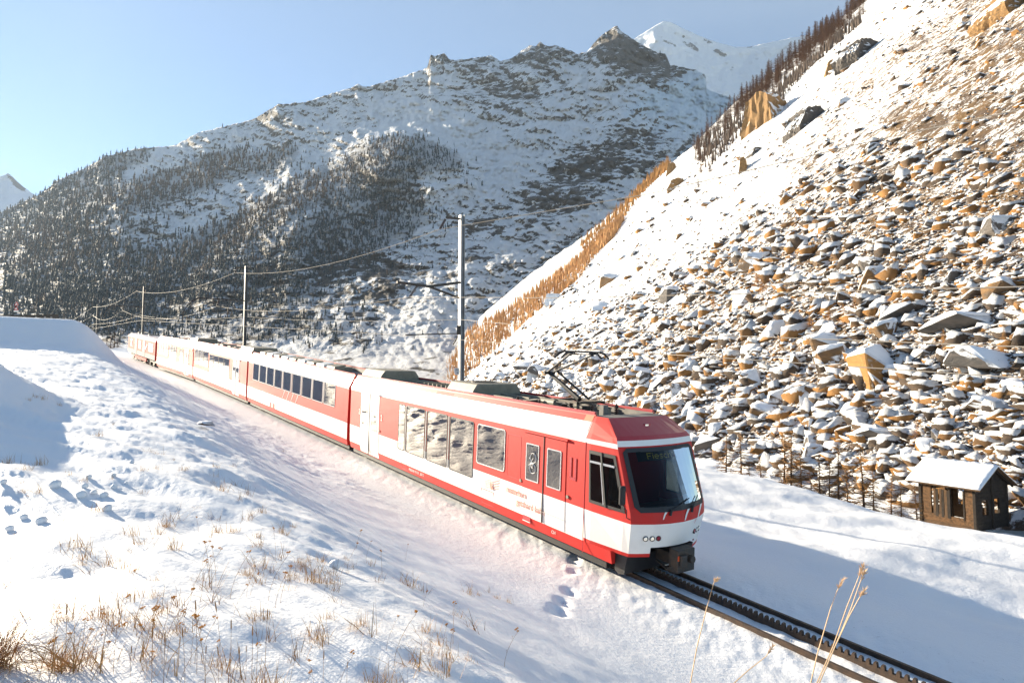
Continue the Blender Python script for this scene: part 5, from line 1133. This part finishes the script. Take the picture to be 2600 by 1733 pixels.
up = [umbel(20 + k, random.uniform(.4, .75)) for k in range(7)]; tp_ = [timothy(40 + k, random.uniform(.4, .65)) for k in range(4)]; gp_ = [tuft(60 + k, 24 + 4 * k, random.uniform(.16, .30), random.uniform(.5, 1)) for k in range(5)]; gpd = [tuft(80 + k, 16, .26, .8, m_straw2) for k in range(3)]
def where(qx, qy):
    if qy > 1715: return 'at the bottom edge'
    if qx < 330: return 'at the lower left' if qy > 1560 else 'at the left, by the blue shadow' if qy > 1150 else 'on the upper left shelf'
    if qx < 780: return 'low in the left foreground' if qy > 1600 else 'in the middle of the left foreground' if qy > 1420 else 'left of the train on the sunny shelf'
    return 'near the bottom, right of centre' if qy > 1580 else 'on the bank in front of the train'
def scatter(pool_, spots, lab, cat, grp, smin=.7, smax=1.15, rzr=None):
    for i, (qx, qy) in enumerate(spots):
        src = pool_[i % len(pool_)]; o = src if i < len(pool_) else copy_tree(src); placeat(o, qx, qy, random.uniform(smin, smax), None if rzr is None else random.uniform(*rzr)); tag(o, lab + ' ' + where(qx, qy), cat, grp)
R2 = random.Random(9)
# stem feet; the heads reach higher up in the picture
us = [(R2.gauss(380, 110), R2.gauss(1670, 45)) for _ in range(22)] + [(R2.gauss(580, 110), R2.gauss(1500, 50)) for _ in range(18)] + [(R2.gauss(200, 90), R2.gauss(1710, 25)) for _ in range(7)] + [(650, 1733), (770, 1740), (860, 1728), (800, 1735), (980, 1660), (1000, 1690), (1120, 1700), (1150, 1640), (1075, 1540), (1280, 1690), (970, 1480), (880, 1450), (930, 1420), (1030, 1420), (1140, 1720), (905, 1395), (640, 1400), (700, 1420), (60, 1300), (150, 1440)]
scatter(up, us, 'dried brown flower stalk with clustered seed heads', 'dried flower', 'dried flower stalks on the near slope', .3, .62, (-.6, .8))
ts = [(385, 1733), (415, 1740), (450, 1733), (470, 1738), (520, 1735), (555, 1738), (585, 1733), (610, 1738), (625, 1700), (640, 1690), (672, 1715), (732, 1740), (330, 1736), (165, 1690), (500, 1700), (560, 1660), (820, 1738), (880, 1736)]
scatter(tp_, ts, 'thin upright grass stem with a narrow dark seed spike', 'seed grass', 'upright seed grasses along the bottom edge', .4, .7)
gs = [(R2.gauss(640, 60), R2.gauss(1335, 22)) for _ in range(9)] + [(R2.gauss(700, 130), R2.gauss(1455, 35)) for _ in range(20)] + [(R2.gauss(430, 120), R2.gauss(1580, 60)) for _ in range(16)] + [(395, 1155), (410, 1150), (380, 1152), (440, 1170), (90, 1012), (110, 1016), (75, 1014), (150, 1028), (600, 1230), (560, 1240), (630, 1255), (540, 1222), (1190, 1508), (1215, 1512), (1260, 1520), (1290, 1530), (1075, 1500), (960, 1480), (1240, 1505), (1000, 1720), (1050, 1700), (1120, 1725), (1190, 1700), (1080, 1610), (1200, 1600), (290, 1080), (440, 1310), (500, 1290), (350, 1390), (200, 1400), (250, 1110), (770, 1440), (800, 1450), (830, 1455), (850, 1460), (940, 1440)] + [(R2.uniform(0, 900), R2.uniform(1130, 1500)) for _ in range(50)] + [(R2.uniform(0, 1250), R2.uniform(1560, 1733)) for _ in range(34)]
scatter(gp_ + gpd, gs, 'small tuft of dry straw coloured grass', 'grass tuft', 'dry grass tufts on the near slope', .45, 1.0)
# big flattened clump bottom left
o = tuft(500, 260, .42, 1.5, [m_straw2], 'straw_clump'); x, y = gpt(40, 1722); o.location = (x - .15, y, gz(x, y)); tag(o, 'large flattened clump of dry straw in the bottom left corner', 'straw clump')
o2 = tuft(501, 90, .30, 1.5, [m_straw], 'straw_clump'); x, y = gpt(160, 1700); o2.location = (x, y, gz(x, y)); tag(o2, 'smaller pale straw clump right of the large one in the bottom left corner', 'straw clump')
# tall reeds, bottom right
def reed(pts, D_, lab, seed):
    r = random.Random(seed); P3 = [at(px, py, D_ * (1 - .01 * i)) for i, (px, py) in enumerate(pts)]; e = empty('reed', P3[0].to_tuple(), lab, 'reed', 'tall reeds in the foreground'); b = B(); b.tube([p - P3[0] for p in P3], .0035, 5, r2=.0018); b.build('stem', m_reed, e)
    c = B(); a, t = P3[-2] - P3[0], P3[-1] - P3[0]; d = (t - a).normalized()
    for k in range(34):
        q = r.random(); p = a.lerp(t, .25 + .8 * q); o_ = Vector((r.uniform(-1, 1), r.uniform(-1, 1), r.uniform(-.2, .6))) * .016; c.tube([p, p + d * .02 + o_], [.0022, .0006], 3)
    c.build('plume', m_reed, e)
reed([(2052, 1760), (2075, 1660), (2110, 1540), (2125, 1500), (2140, 1472)], 3.3, 'leftmost tall reed of the group leaning over the rails', 1)
reed([(2062, 1760), (2115, 1640), (2150, 1540), (2178, 1470), (2190, 1438)], 3.2, 'tallest reed with a feathery tip leaning over the rails', 2)
reed([(2066, 1765), (2120, 1640), (2160, 1545), (2183, 1480), (2194, 1452)], 3.15, 'reed close behind the tallest reed of the group', 3)
reed([(2068, 1760), (2120, 1640), (2155, 1565), (2180, 1520), (2194, 1498)], 3.1, 'short reed on the right side of the group', 4)
reed([(1748, 1760), (1770, 1640), (1795, 1540), (1812, 1480), (1819, 1470)], 3.4, 'single slender reed in front of the near rail', 5)
reed([(1850, 1745), (1900, 1700), (1945, 1665), (1962, 1640)], 3.6, 'low slanting reed at the bottom edge beside the single reed', 6)

# ================================================================ air
hz = B(); x0, x1, y0, y1, z0, z1 = -6500, 7000, -300, 9000, -62, 6500
hz.add([(x, y, z) for x in (x0, x1) for y in (y0, y1) for z in (z0, z1)], [(0, 1, 3, 2), (4, 6, 7, 5), (0, 4, 5, 1), (2, 3, 7, 6), (0, 2, 6, 4), (1, 5, 7, 3)])
mh = bpy.data.materials.new('haze'); mh.use_nodes = True; _n = mh.node_tree; _n.nodes.clear(); _o = _n.nodes.new('ShaderNodeOutputMaterial'); _v = _n.nodes.new('ShaderNodeVolumePrincipled')
_v.inputs['Color'].default_value = (.70, .84, 1.0, 1); _v.inputs['Density'].default_value = .000028; _v.inputs['Anisotropy'].default_value = 0.0; _n.links.new(_v.outputs[0], _o.inputs['Volume'])
tag(hz.build('haze', mh), kind='stuff')
